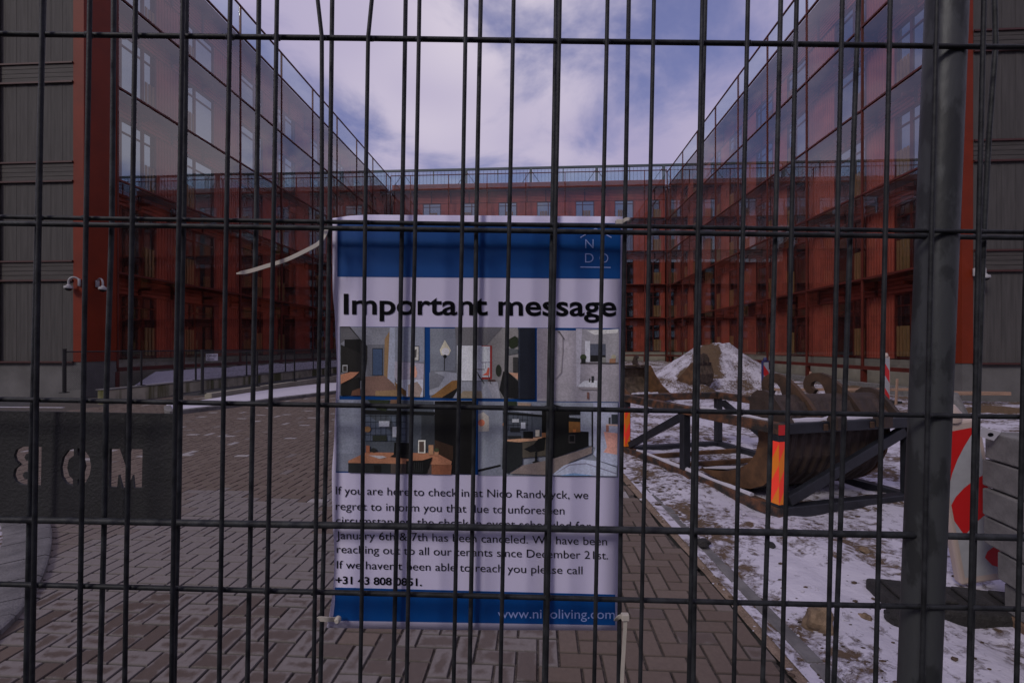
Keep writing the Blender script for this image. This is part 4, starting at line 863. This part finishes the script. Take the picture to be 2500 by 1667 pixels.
# ------------------------------------------------------------------ steel rack with the big digger bucket
NC = G(1901, 1265, .0); E1 = Vector((1.48, .38, 0)).normalized(); E2 = Vector((-.75, 2.46, 0)).normalized(); RW, RL, RH, S = 1.55, 2.58, .86, .10
rk = thing('steel_rack', 'dark steel frame rack with orange stickers standing in the snow', 'rack', NC, math.atan2(E1.y, E1.x))
ek = Matrix.Rotation(-math.atan2(E1.y, E1.x), 3, 'Z'); e2 = ek @ E2                    # long side direction in the rack's frame
def rp(a, b_, z): return Vector((a + e2.x * b_, e2.y * b_, z))
def rbeam(name, p, q, m, w_=S, h_=S): b = MB(); b.beam(p, q, w_, h_, bev=.008); return b.build(name, m, rk)
h = S / 2
for a, m in ((0, 'rackrust'), (RW, 'rackblue')):
    rbeam('bottom_beam', rp(a, -h, h + .01), rp(a, RL + h, h + .01), M[m]); rbeam('top_beam', rp(a, -h, RH - h), rp(a, RL + h, RH - h), M['rackrust'])
for b_, m in ((0, 'rackblue'), (RL, 'rackrust')):
    rbeam('bottom_beam', rp(h, b_, h + .01), rp(RW - h, b_, h + .01), M['rackblue'], S, S * .98); rbeam('top_beam', rp(h, b_, RH - h), rp(RW - h, b_, RH - h), M[m], S, S * .98)
for a in (0, RW):
    for b_ in (0, RL * .5, RL): rbeam('post', rp(a, b_, S + .01), rp(a, b_, RH - S), M['rackblue'], S * .9, S * .9)
rbeam('diagonal_brace', rp(S, 0, S + .05), rp(RW - .06, 0, RH - S - .04), M['rackblue'], .06, .10)
rbeam('diagonal_brace', rp(0, RL - S, S + .05), rp(0, RL * .5 + .06, RH - S - .04), M['rackblue'], .06, .09)
rbeam('diagonal_brace', rp(RW, RL - S, RH - S - .05), rp(RW, RL * .5 + .06, S + .05), M['rackblue'], .06, .09)
for b_ in (RL * .33, RL * .62, RL * .82): rbeam('cross_bar', rp(h, b_, .07), rp(RW - h, b_, .07), M['rust'], .05, .06)
def sticker(a, b_, z0, z1, d):                             # striped reflective sheet on the outside of a post, wrapped round its corner
    b = MB(); H = z1 - z0; n = 3
    s = MB(); rad = .006
    side = -e2.normalized(); 
    o = rp(a, b_, 0)
    lx, ly = Vector((-S * .47, 0, 0)), e2.normalized() * (-S * .47)
    f0 = o + lx * 1.02 + ly * 1.06; wv = Vector((.078, 0, 0)); off = Vector((0, 0, 0))
    def quad(p0, ax, m_i, za0, za1, zb0, zb1):
        b.cur = m_i; b.add([p0 + Vector((0, 0, za0)), p0 + ax + Vector((0, 0, zb0)), p0 + ax + Vector((0, 0, zb1)), p0 + Vector((0, 0, za1))], [(0, 1, 2, 3)])
    for p0, ax in ((f0, wv), (f0 + e2.normalized() * .085, -e2.normalized() * .085)):
        cnt = 3; sh = .17
        for k in range(-1, cnt):
            za0, za1 = z0 + H * k / cnt + sh * (0 if d > 0 else 0), z0 + H * (k + 1) / cnt
            zb0, zb1 = za0 + sh, za1 + sh
            cl_ = lambda q: max(z0, min(z1, q))
            if cl_(za1) - cl_(za0) + cl_(zb1) - cl_(zb0) > .01: quad(p0, ax, k % 2, cl_(za0), cl_(za1), cl_(zb0), cl_(zb1))
    return b.build('reflective_sticker', [M['oran_f'], M['oran_y']], rk)
sticker(0, 0, .14, .70, 1)
st2 = sticker(0, RL, .12, .68, 1); st2['label'] = 'striped orange sticker on the far left post'
b = MB(); b.box(-.055, .03, -.058, -.054, .76, .85); b.build('red_marking', M['striper'], rk)
# snow lying on the rack
b = MB()
for (p, q, w_) in ((rp(.15, 0, RH + .008), rp(RW - .2, 0, RH + .008), .07), (rp(0, .12, RH + .008), rp(0, 1.0, RH + .008), .05), (rp(0, .3, S + .02), rp(0, 2.3, S + .02), .06), (rp(.1, RL, RH + .006), rp(.5, RL, RH + .006), .05)):
    pts = [p.lerp(q, i / 14) + Vector((random.uniform(-.006, .006), random.uniform(-.006, .006), random.uniform(-.004, .002))) for i in range(15)]; b.tube(pts, [w_ * random.uniform(.25, .5) for _ in pts], 8)
sn = b.build('snow_cover', M['snow'], rk, smooth=True)
sn.scale = (1, 1, 1)
# bucket
bk = thing('digger_bucket', 'large rusty ribbed digger bucket lying inside the steel rack', 'bucket', NC, math.atan2(E1.y, E1.x))
prof_out = [(1.20, .125), (1.0, .10), (.80, .085), (.62, .085), (.46, .12), (.30, .20), (.17, .33), (.09, .50), (.06, .70), (.08, .90), (.14, 1.02)]
prof_in = [(.40, 1.02), (.37, .80), (.36, .62), (.40, .48), (.50, .36), (.64, .27), (.80, .21), (1.0, .165), (1.20, .135)]
BA0, BA1 = .13, RW - .14
for a in (BA0, BA1 - .03):
    b = MB(); b.prism(prof_out + prof_in, lambda p_, a=a: rp(a, p_[0], p_[1]), lambda p_, a=a: rp(a + .03, p_[0], p_[1])); b.build('side_plate', M['rust'], bk)
b = MB(); n = len(prof_out); nr = 44
vs = []
for j in range(nr + 1):
    a = BA0 + .03 + (BA1 - BA0 - .06) * j / nr; off = .013 if (j // 2) % 2 == 0 else 0
    for i, (s_, z_) in enumerate(prof_out): vs.append(rp(a, s_ + off, z_ + off * .6))
b.add(vs, [(j * n + i, j * n + i + 1, (j + 1) * n + i + 1, (j + 1) * n + i) for j in range(nr) for i in range(n - 1)])
sh = b.build('ribbed_shell', M['rustdk'], bk)
sm = sh.modifiers.new('thickness', 'SOLIDIFY'); sm.thickness = .02
b = MB(); b.tube([rp(BA0 + .02, .26, .98), rp(BA1 + .05, .26, .98)], .10, 24); b.build('cross_tube', M['rustdk'], bk, smooth=True)
ear = [(.44, .80), (.44, 1.01), (.41, 1.08), (.35, 1.12), (.27, 1.13), (.18, 1.10), (.10, 1.01), (-.03, .86), (-.03, .80)]
for a in (BA0 - .01, BA1 + .03):
    b = MB(); b.prism(ear, lambda p_, a=a: rp(a - .02, *p_), lambda p_, a=a: rp(a + .025, *p_)); b.build('ear_plate', M['rustdk'], bk)
def hook(a):
    outer = []; inner = []
    c_ = (.50, 1.20); 
    for i in range(15):                                    # curl
        t = R(-60 + i * 22); ro = .15; ri = .075 - .02 * (1 - i / 14)
        outer.append((c_[0] + ro * math.cos(t), c_[1] + ro * math.sin(t)))
    t_end = R(-60 + 14 * 22)
    pts = [(.535, 1.09), (.60, 1.09), (.645, 1.15), (.65, 1.22), (.62, 1.30), (.55, 1.345), (.46, 1.355), (.36, 1.32), (.24, 1.22), (.12, 1.08), (.0, .90), (-.06, .84), (-.06, .78), (.10, .78), (.20, .86), (.30, .98), (.385, 1.07), (.40, 1.13), (.42, 1.19), (.455, 1.235), (.51, 1.25), (.55, 1.225), (.56, 1.18), (.535, 1.15), (.505, 1.14)]
    b = MB(); pts = [(p_[0], .78 + (p_[1] - .78) * .86) for p_ in pts]; b.prism(pts, lambda p_: rp(a - .022, *p_), lambda p_: rp(a + .022, *p_)); b.build('hook_plate', M['rustmid'], bk)
    b = MB(); b.prism([(-.13, .79), (-.13, .90), (-.06, .95), (-.02, .88), (.0, .79)], lambda p_: rp(a + .05, *p_), lambda p_: rp(a + .15, *p_)); b.build('lug', M['rustdk'], bk)
hook(.47); hook(1.02)
b = MB(); b.prism([(.62, .29), (.82, .225), (1.18, .14), (1.18, .155), (.82, .245), (.62, .31)], lambda p_: rp(BA0 + .03, *p_), lambda p_: rp(BA0 + .25, *p_)); b.build('snow_in_bucket', M['snow'], bk)
# ------------------------------------------------------------------ two loose buckets, sand heap
def small_bucket(label, loc, rz, W, s, m2, teeth=False):
    r_ = thing('digger_bucket', label, 'bucket', loc, rz)
    po_ = [(x * s, z_ * s) for x, z_ in [(-.62, .22), (-.50, .06), (-.25, .0), (.05, .02), (.28, .14), (.42, .36), (.46, .62), (.40, .86), (.30, .96)]]
    b = MB(); n = len(po_); vs = [(y, x, z_) for y in (-W / 2, W / 2) for x, z_ in po_]; b.add(vs, [(i, i + 1, n + i + 1, n + i) for i in range(n - 1)])
    o = b.build('shell', m2, r_); md = o.modifiers.new('thickness', 'SOLIDIFY'); md.thickness = .03
    side = po_ + [(.16 * s, .94 * s), (-.02 * s, .70 * s), (-.30 * s, .42 * s)]
    for y in (-W / 2 - .02, W / 2 - .015):
        b = MB(); b.prism(side, lambda p_, y=y: Vector((y, p_[0], p_[1])), lambda p_, y=y: Vector((y + .035, p_[0], p_[1]))); b.build('side_plate', M['rust'], r_)
    for y in (-W * .2, W * .2):
        b = MB(); b.prism([(.10 * s, .90 * s), (.42 * s, .90 * s), (.44 * s, 1.05 * s), (.36 * s, 1.20 * s), (.26 * s, 1.24 * s), (.20 * s, 1.16 * s), (.28 * s, 1.12 * s), (.26 * s, 1.02 * s)], lambda p_, y=y: Vector((y - .03, p_[0], p_[1])), lambda p_, y=y: Vector((y + .03, p_[0], p_[1]))); b.build('hook_plate', M['rustdk'], r_)
    b = MB(); b.bbox(-W / 2, W / 2, .30 * s, .40 * s, .86 * s, .96 * s, .015); b.build('top_bar', M['rustdk'], r_)
    b = MB(); b.bbox(-W / 2 + .03, W / 2 - .03, -.70 * s, -.52 * s, .13 * s, .25 * s, .02); b.build('cutting_edge', M['rust'], r_)
    return r_
q = G(1580, 984); small_bucket('wide muddy digger bucket with two hooks, right beside the poster', (q.x - .22, q.y + .35, .03), R(24), 1.35, 1.04, M['mudsteel'])
q = G(1700, 964); small_bucket('smaller digger bucket turned sideways in front of the snowy heap', (q.x, q.y + .3, .02), R(-140), .85, 1.08, M['mudsteel'])
PC = Vector((7.9, 17.6, 0))
def heap():
    n_r, n_a = 60, 150; vs = []; fs = []; bare = []
    for i in range(n_r + 1):
        for k in range(n_a):
            a = 2 * PI * k / n_a; rr = i / n_r; rad = 3.0 * (1 + .10 * math.sin(a * 2 + .5) + .05 * math.sin(a * 5))
            x, y = rr * rad * math.cos(a), rr * rad * .85 * math.sin(a)
            hh = 2.06 * max(0, 1 - rr) ** 1.0 * (1.0) if rr > .16 else 2.06 * (.84 - .16 * (rr / .16) ** 2 * .9 + .02)
            hh = min(hh, 1.80 + .1 * nz(x, y, 2)); hh += .10 * nz(x, y, 1.2) * (1 - rr) + .05 * nz(x, y, 4, 2) + .025 * nz(x, y, 11, 3)
            vs.append((x, y, max(-.05, hh - .04)))
            # bare streak where sand was dug away, running down to the left
            e_ = .12 * nz(x, y, 2.5); d_ = min(x - (-.42 - (1.75 - hh) * 1.25 + e_), (-.10 - (1.75 - hh) * .42 + e_) - x) if y < .3 else -1; bare.append(min(.2, (d_ + .1) * 1.1) if d_ > -.08 and hh > .5 else (.05 if hh < .45 and x < .4 else .0))
    for i in range(n_r):
        for k in range(n_a): fs.append((i * n_a + k, i * n_a + (k + 1) % n_a, (i + 1) * n_a + (k + 1) % n_a, (i + 1) * n_a + k))
    me = bpy.data.meshes.new('sand_heap'); me.from_pydata(vs, [], fs); me.materials.append(M['pile']); me.polygons.foreach_set('use_smooth', [True] * len(fs))
    a = me.attributes.new('bare', 'FLOAT', 'POINT'); a.data.foreach_set('value', bare)
    o = bpy.data.objects.new('sand_heap', me); COL.objects.link(o); o.location = PC; tag(o, 'tall heap of brown sand dusted with snow in the middle of the yard', 'heap')
heap()
# ------------------------------------------------------------------ beacons, stakes, planks, kerb blocks
def beacon(label, loc, rz, H, W, edge, tilt=(0, 0), base=True, arc=False):
    r_ = thing('barrier_board', label, 'barrier', loc, rz, 'red and white barrier boards'); r_.rotation_euler = (tilt[0], tilt[1], rz)
    b = MB(); b.bbox(-W / 2, W / 2, -.03, .03, .0, H, .015); b.build('board', edge, r_)
    b = MB(); st = MB(); x0, x1 = -W / 2 + .028, W / 2 - .028; z0, z1 = .05, H - .05; n = max(4, int((z1 - z0) / .24)); sl = .22
    def stripe(bb, k, y):
        za, zb = z0 + (z1 - z0 + sl) * k / n - sl, z0 + (z1 - z0 + sl) * (k + 1) / n - sl; pts = []
        m_ = 6
        for i in range(m_ + 1):
            t = i / m_; s_ = (t ** 1.7 if arc else t) * sl; pts.append((x0 + (x1 - x0) * t, min(z1, max(z0, za + sl - s_ + 0))))
        for i in range(m_, -1, -1):
            t = i / m_; s_ = (t ** 1.7 if arc else t) * sl; pts.append((x0 + (x1 - x0) * t, min(z1, max(z0, zb + sl - s_ + 0))))
        mm = m_ + 1
        for i in range(m_):
            A, B, C_, D_ = pts[i], pts[i + 1], pts[2 * mm - 2 - i], pts[2 * mm - 1 - i]
            if abs(A[1] - D_[1]) + abs(B[1] - C_[1]) > .004: bb.add([(A[0], y, A[1]), (B[0], y, B[1]), (C_[0], y, C_[1]), (D_[0], y, D_[1])], [(0, 1, 2, 3)])
    if arc:
        b.add([(x0, -.0312, z0), (x1, -.0312, z0), (x1, -.0312, z1), (x0, -.0312, z1)], [(0, 1, 2, 3)]); b.build('white_sheeting', M['stripew'], r_)
        w2 = x1 - x0
        for pg in ([(0, 1), (1, 1), (.82, .95), (.6, .885), (.38, .81), (.17, .72), (0, .62)], [(1, .68), (.72, .655), (.4, .61), (.15, .56), (0, .51), (.0, .40), (.12, .33), (.2, .29), (.5, .36), (1, .44)], [(1, .20), (.7, .16), (.6, .12), (.75, .06), (1, .03)]):
            b = MB(); b.add([(x0 + w2 * p_[0], -.0318, z0 + (z1 - z0) * p_[1]) for p_ in pg], [tuple(range(len(pg)))]); b.build('red_stripe', M['striper'], r_)
    for k in (() if arc else range(-1, n + 1)):
        b = MB(); stripe(b, k, -.0315)
        if b.v: b.build('white_stripe' if k % 2 else 'red_stripe', M['stripew'] if k % 2 else M['striper'], r_)
    b = MB(); b.tube([(0, 0, H), (0, 0, H + .05), (0, 0, H + .10)], [.05, .055, .03], 12); b.build('top_knob', edge, r_, smooth=True)
    if base: b = MB(); b.bbox(-.2, .2, -.28, .28, -.06, .03, .02); b.build('foot', M['rubber'], r_)
    return r_
q = P(1868, 962, 13.8); beacon('upright red and white board with dark blue edges near the sand heap', (q.x, q.y, .08), R(28), 1.06, .30, M['bluepl'])
q = P(2163, 985, 12.4); beacon('upright red and white board with pale knob, left of the tubular post', (q.x, q.y, .07), R(14), 1.22, .22, M['cream'])
q = G(2440, 1420, .1); beacon('large red and white board leaning against the concrete block stack', (2.93, 2.84, .09), R(-8), 1.03, .27, M['cream'], tilt=(R(5), R(-13)), base=False, arc=True)
def tb(name, label, cat, m, fn, **k): b = MB(); fn(b); return tag(b.build(name, m), label, cat, k.get('group'))
fo = thing('fence_foot', 'black rubber fence foot lying in the snow under the leaning board', 'fence foot', (2.55, 2.62, .0), R(-14))
b = MB(); b.bbox(-.38, .38, -.16, .16, .0, .10, .025); b.build('block', M['rubber'], fo)
b = MB()
for x in (-.27, -.09, .09, .27): b.bbox(x - .055, x + .055, -.10, .10, .1005, .125, .01)
b.build('raised_pads', M['rubber'], fo)
# concrete block stack at the right edge
ang = R(14); bd = Vector((math.sin(ang), math.cos(ang), 0)); bn = Vector((math.cos(ang), -math.sin(ang), 0)); corner = Vector((2.70, 2.62, 0))
lv = ['lowest', 'second', 'third', 'fourth', 'fifth', 'sixth']
for k in range(6):
    z0 = .10 + k * .162; sft = .02 * ((k * 37) % 5 - 2) / 2 
    r_ = MB(); r_.bbox(0, .55, -1.3, 0, 0, .152, .009)
    o = r_.build('concrete_block', M['concrete']); o.location = corner + bd * (sft - .10 * (k < 2) - .03 * (k == 2)) + bn * (.0 + .006 * ((k * 53) % 3) + (.03 if k == 0 else 0)) + Vector((0, 0, z0)); o.rotation_euler = (0, 0, -ang)
    tag(o, 'grey concrete block, %s from the ground in the stack at the right edge' % lv[k], 'concrete block', 'stacked concrete blocks')
b = MB(); b.bbox(0, .6, -.9, 0, 0, .20, .035); o = b.build('concrete_block', M['concrete'], smooth=True); o.location = corner + bd * -.22 + bn * .16 + Vector((0, 0, 1.075)); o.rotation_euler = (0, 0, -ang + R(4)); tag(o, 'topmost grey concrete block with rounded edge, on the stack at right', 'concrete block', 'stacked concrete blocks')
pa = thing('timber_skid', 'brown timber skid under the stack of concrete blocks', 'timber', corner + bd * -.1, -ang)
b = MB(); b.bbox(.02, .5, -1.2, -.0, .0, .098, .008); b.build('plank', M['pallet'], pa)
q = P(2393, 1068, 3.0)
tg = thing('card_tag', 'small cream card tag with a hole stuck on the block stack', 'tag', P(2418, 1060, 2.50), R(-20))
b = MB(); b.box(-.05, .03, -.002, .002, -.03, .03); b.build('card', M['signwhite'], tg)
b = MB(); b.tube([(0, -.0021, 0), (0, -.004, 0)], .012, 12); b.build('hole', M['ink'], tg); tg.rotation_euler = (R(25), R(18), R(-20))
# stones on the snow
for i, (px, py, r_, lab) in enumerate(((2000, 1333, .022, 'small brown stone, upper of two lying together on the snow'), (2110, 1346, .033, 'brown stone lying on the snow left of the tubular post'), (2335, 1381, .035, 'flat brown stone on the snow right of the tubular post'), (2113, 1510, .03, 'grey brown stone low on the snow, left of the post'), (1998, 1530, .075, 'large rust brown lump standing on the snow near the kerb'), (2190, 1515, .06, 'dark angular clod on the snow against the post'), (1880, 1335, .04, 'dark clod on the snow beside the paving edge'), (1716, 1330, .05, 'black clod where the snow meets the edging kerb'))):
    q = G(px, py, .03); bm = bmesh.new(); bmesh.ops.create_icosphere(bm, subdivisions=3, radius=r_)
    for v in bm.verts: v.co = v.co * (1 + .45 * noise.noise(v.co * (1.3 / r_) + Vector((i * 3.7, 0, 0)))); v.co.z *= (1.25 if i == 4 else .62)
    me = bpy.data.meshes.new('stone'); bm.to_mesh(me); bm.free(); me.materials.append(M['rubber'] if i in (5, 6, 7) else M['stone']); o = bpy.data.objects.new('stone', me); COL.objects.link(o); o.location = q + Vector((0, 0, r_ * .35)); o.rotation_euler = (0, 0, i * 1.3); tag(o, lab, 'stone', 'loose stones on the snow')
# timber, stakes, kerb row along the right building
def plank(label, a, b_, w_, h_, m='wood', name='timber_plank', group='loose planks in the yard'):
    d = b_ - a; o = MB().bbox(0, d.length, -w_ / 2, w_ / 2, 0, h_, .006).build(name, M[m]); o.location = a; o.rotation_euler = (0, -math.asin(d.z / d.length), math.atan2(d.y, d.x)); tag(o, label, 'plank' if name == 'timber_plank' else 'stake', group)
plank('long pale plank lying behind the bucket, left of the barrier board with pale knob', Vector((7.3, 13.0, .30)), Vector((11.6, 12.6, .34)), .12, .07)
plank('pale plank lying in front of the right building plinth', Vector((10.9, 12.15, .28)), Vector((13.1, 12.0, .28)), .16, .09)
def stake(label, px, py, Y, H):
    q = P(px, py, Y); o = MB().bbox(-.028, .028, -.02, .02, 0, H, .005).build('wooden_stake', M['wood']); o.location = (q.x, q.y, q.z); o.rotation_euler = (R(2), R(1), R(20)); tag(o, label, 'stake', 'survey stakes in the yard')
stake('pale wooden stake behind the left hook of the big bucket', 1977, 955, 12.0, .52)
stake('pale wooden stake standing right of the barrier board with pale knob', 2187, 993, 12.0, .74)
kr = thing('kerb_row', 'row of pale kerb stones along the foot of the right building', 'kerb', UV2(10.9, 14.2), -TH)
for k in range(22):
    b = MB(); b.bbox(0, .14, k * 1.0 + .005, k * 1.0 + .995, -.05, .36 + .008 * math.sin(k * 2.1), .012); b.build('kerb_stone', M['concrete'], kr)
def foot_block(label, q, H, r0, r1):
    r_ = thing('concrete_ballast', label, 'ballast block', (q.x, q.y, 0)); b = MB(); n = 10
    b.tube([(0, 0, 0), (0, 0, H * .95), (0, 0, H)], [r0, r1, r1 * .9], 20); b.build('cone_body', M['concrete'], r_, smooth=True)
    b = MB(); b.tube([(0, 0, H + .001), (0, 0, H + .015)], r1 * .6, 16); b.build('snow_cap', M['snow'], r_, smooth=True)
foot_block('pale tapered concrete ballast block behind the tubular post', G(2305, 1012), .52, .42, .24)
# heaps of earth and rubble in the yard
def mound(label, x, y, rx, ry, H, seed, m='pile', b_=.03):
    vs = []; fs = []; n = 26; a_ = []
    for j in range(n + 1):
        for i in range(n + 1):
            u, v = i / n * 2 - 1, j / n * 2 - 1; rr = math.sqrt(u * u + v * v); hh = H * max(0, 1 - rr * rr) * (.75 + .5 * nz(u, v, 1.6, seed)) + .07 * H * nz(u, v, 6, seed) - .02
            vs.append((u * rx, v * ry, hh)); a_.append(b_ + .06 * nz(u, v, 2, seed + 3))
    for j in range(n):
        for i in range(n): fs.append((j * (n + 1) + i, j * (n + 1) + i + 1, (j + 1) * (n + 1) + i + 1, (j + 1) * (n + 1) + i))
    me = bpy.data.meshes.new('earth_mound'); me.from_pydata(vs, [], fs); me.materials.append(M[m]); me.polygons.foreach_set('use_smooth', [True] * len(fs))
    at = me.attributes.new('bare', 'FLOAT', 'POINT'); at.data.foreach_set('value', a_)
    o = bpy.data.objects.new('earth_mound', me); COL.objects.link(o); o.location = (x, y, .02); tag(o, label, 'mound', 'earth mounds in the yard')
mound('low mound of churned earth and rubble behind the bucket hooks', 8.2, 13.8, 1.5, .7, .55, 3)
mound('brown earth mound by the kerb row, behind the pale plank', 10.2, 14.4, 1.6, .8, .42, 6, b_=.08)
mound('brown ridge of earth in front of the right building plinth', 11.2, 10.6, 1.8, .35, .17, 9, b_=.3)
mound('rubble mound between the two loose buckets', 5.6, 14.6, 1.1, .6, .62, 12, b_=.06)

# dirt clods, grit and frozen crumbs scattered over the snow and along the paving edge
def clods(name, m, n, seed, rmin, rmax):
    rng = random.Random(seed); V = []; Fq = []
    ic = bmesh.new(); bmesh.ops.create_icosphere(ic, subdivisions=1, radius=1); ic.verts.index_update()
    base = [v.co.copy() for v in ic.verts]; bf = [[v.index for v in f.verts] for f in ic.faces]; ic.free()
    k = 0
    while k < n:
        y = 1.5 * (9.0 / 1.5) ** rng.random(); x = KX(y) + (abs(rng.gauss(0, .35)) if rng.random() < .45 else rng.uniform(.1, y * 1.15 - .6))
        if x > y * 1.15 or x < KX(y) - .02: continue
        if nz(x, y, 1.1, 31) < -.05 and rng.random() < .8: continue
        r_ = rmin + (rmax - rmin) * rng.random() ** 3 * min(1.4, y / 3.5); o = len(V); z = snow_h(x, y) if x > 1.4 else .005
        sx, sy, sz = rng.uniform(.7, 1.9), rng.uniform(.6, 1.2), rng.uniform(.3, .7)
        for v in base: j = 1 + rng.uniform(-.3, .3); V.append((x + v.x * r_ * sx * j, y + v.y * r_ * sy * j, z + r_ * .25 + v.z * r_ * sz * j))
        Fq += [tuple(o + i for i in f) for f in bf]; k += 1
    me = bpy.data.meshes.new(name); me.from_pydata(V, [], Fq); me.materials.append(m)
    o = bpy.data.objects.new(name, me); COL.objects.link(o); o['kind'] = 'stuff'; o['label'] = 'loose dirt crumbs and grit scattered over the snow'; return o
clods('dirt_crumbs', mat('dirt_crumbs', (.085, .055, .035), .95, 0, .5, 30), 520, 5, .003, .019)
c_ = clods('snow_crumbs', M['snow'], 420, 9, .004, .022); c_['label'] = 'frozen snow crumbs lying on the yard'
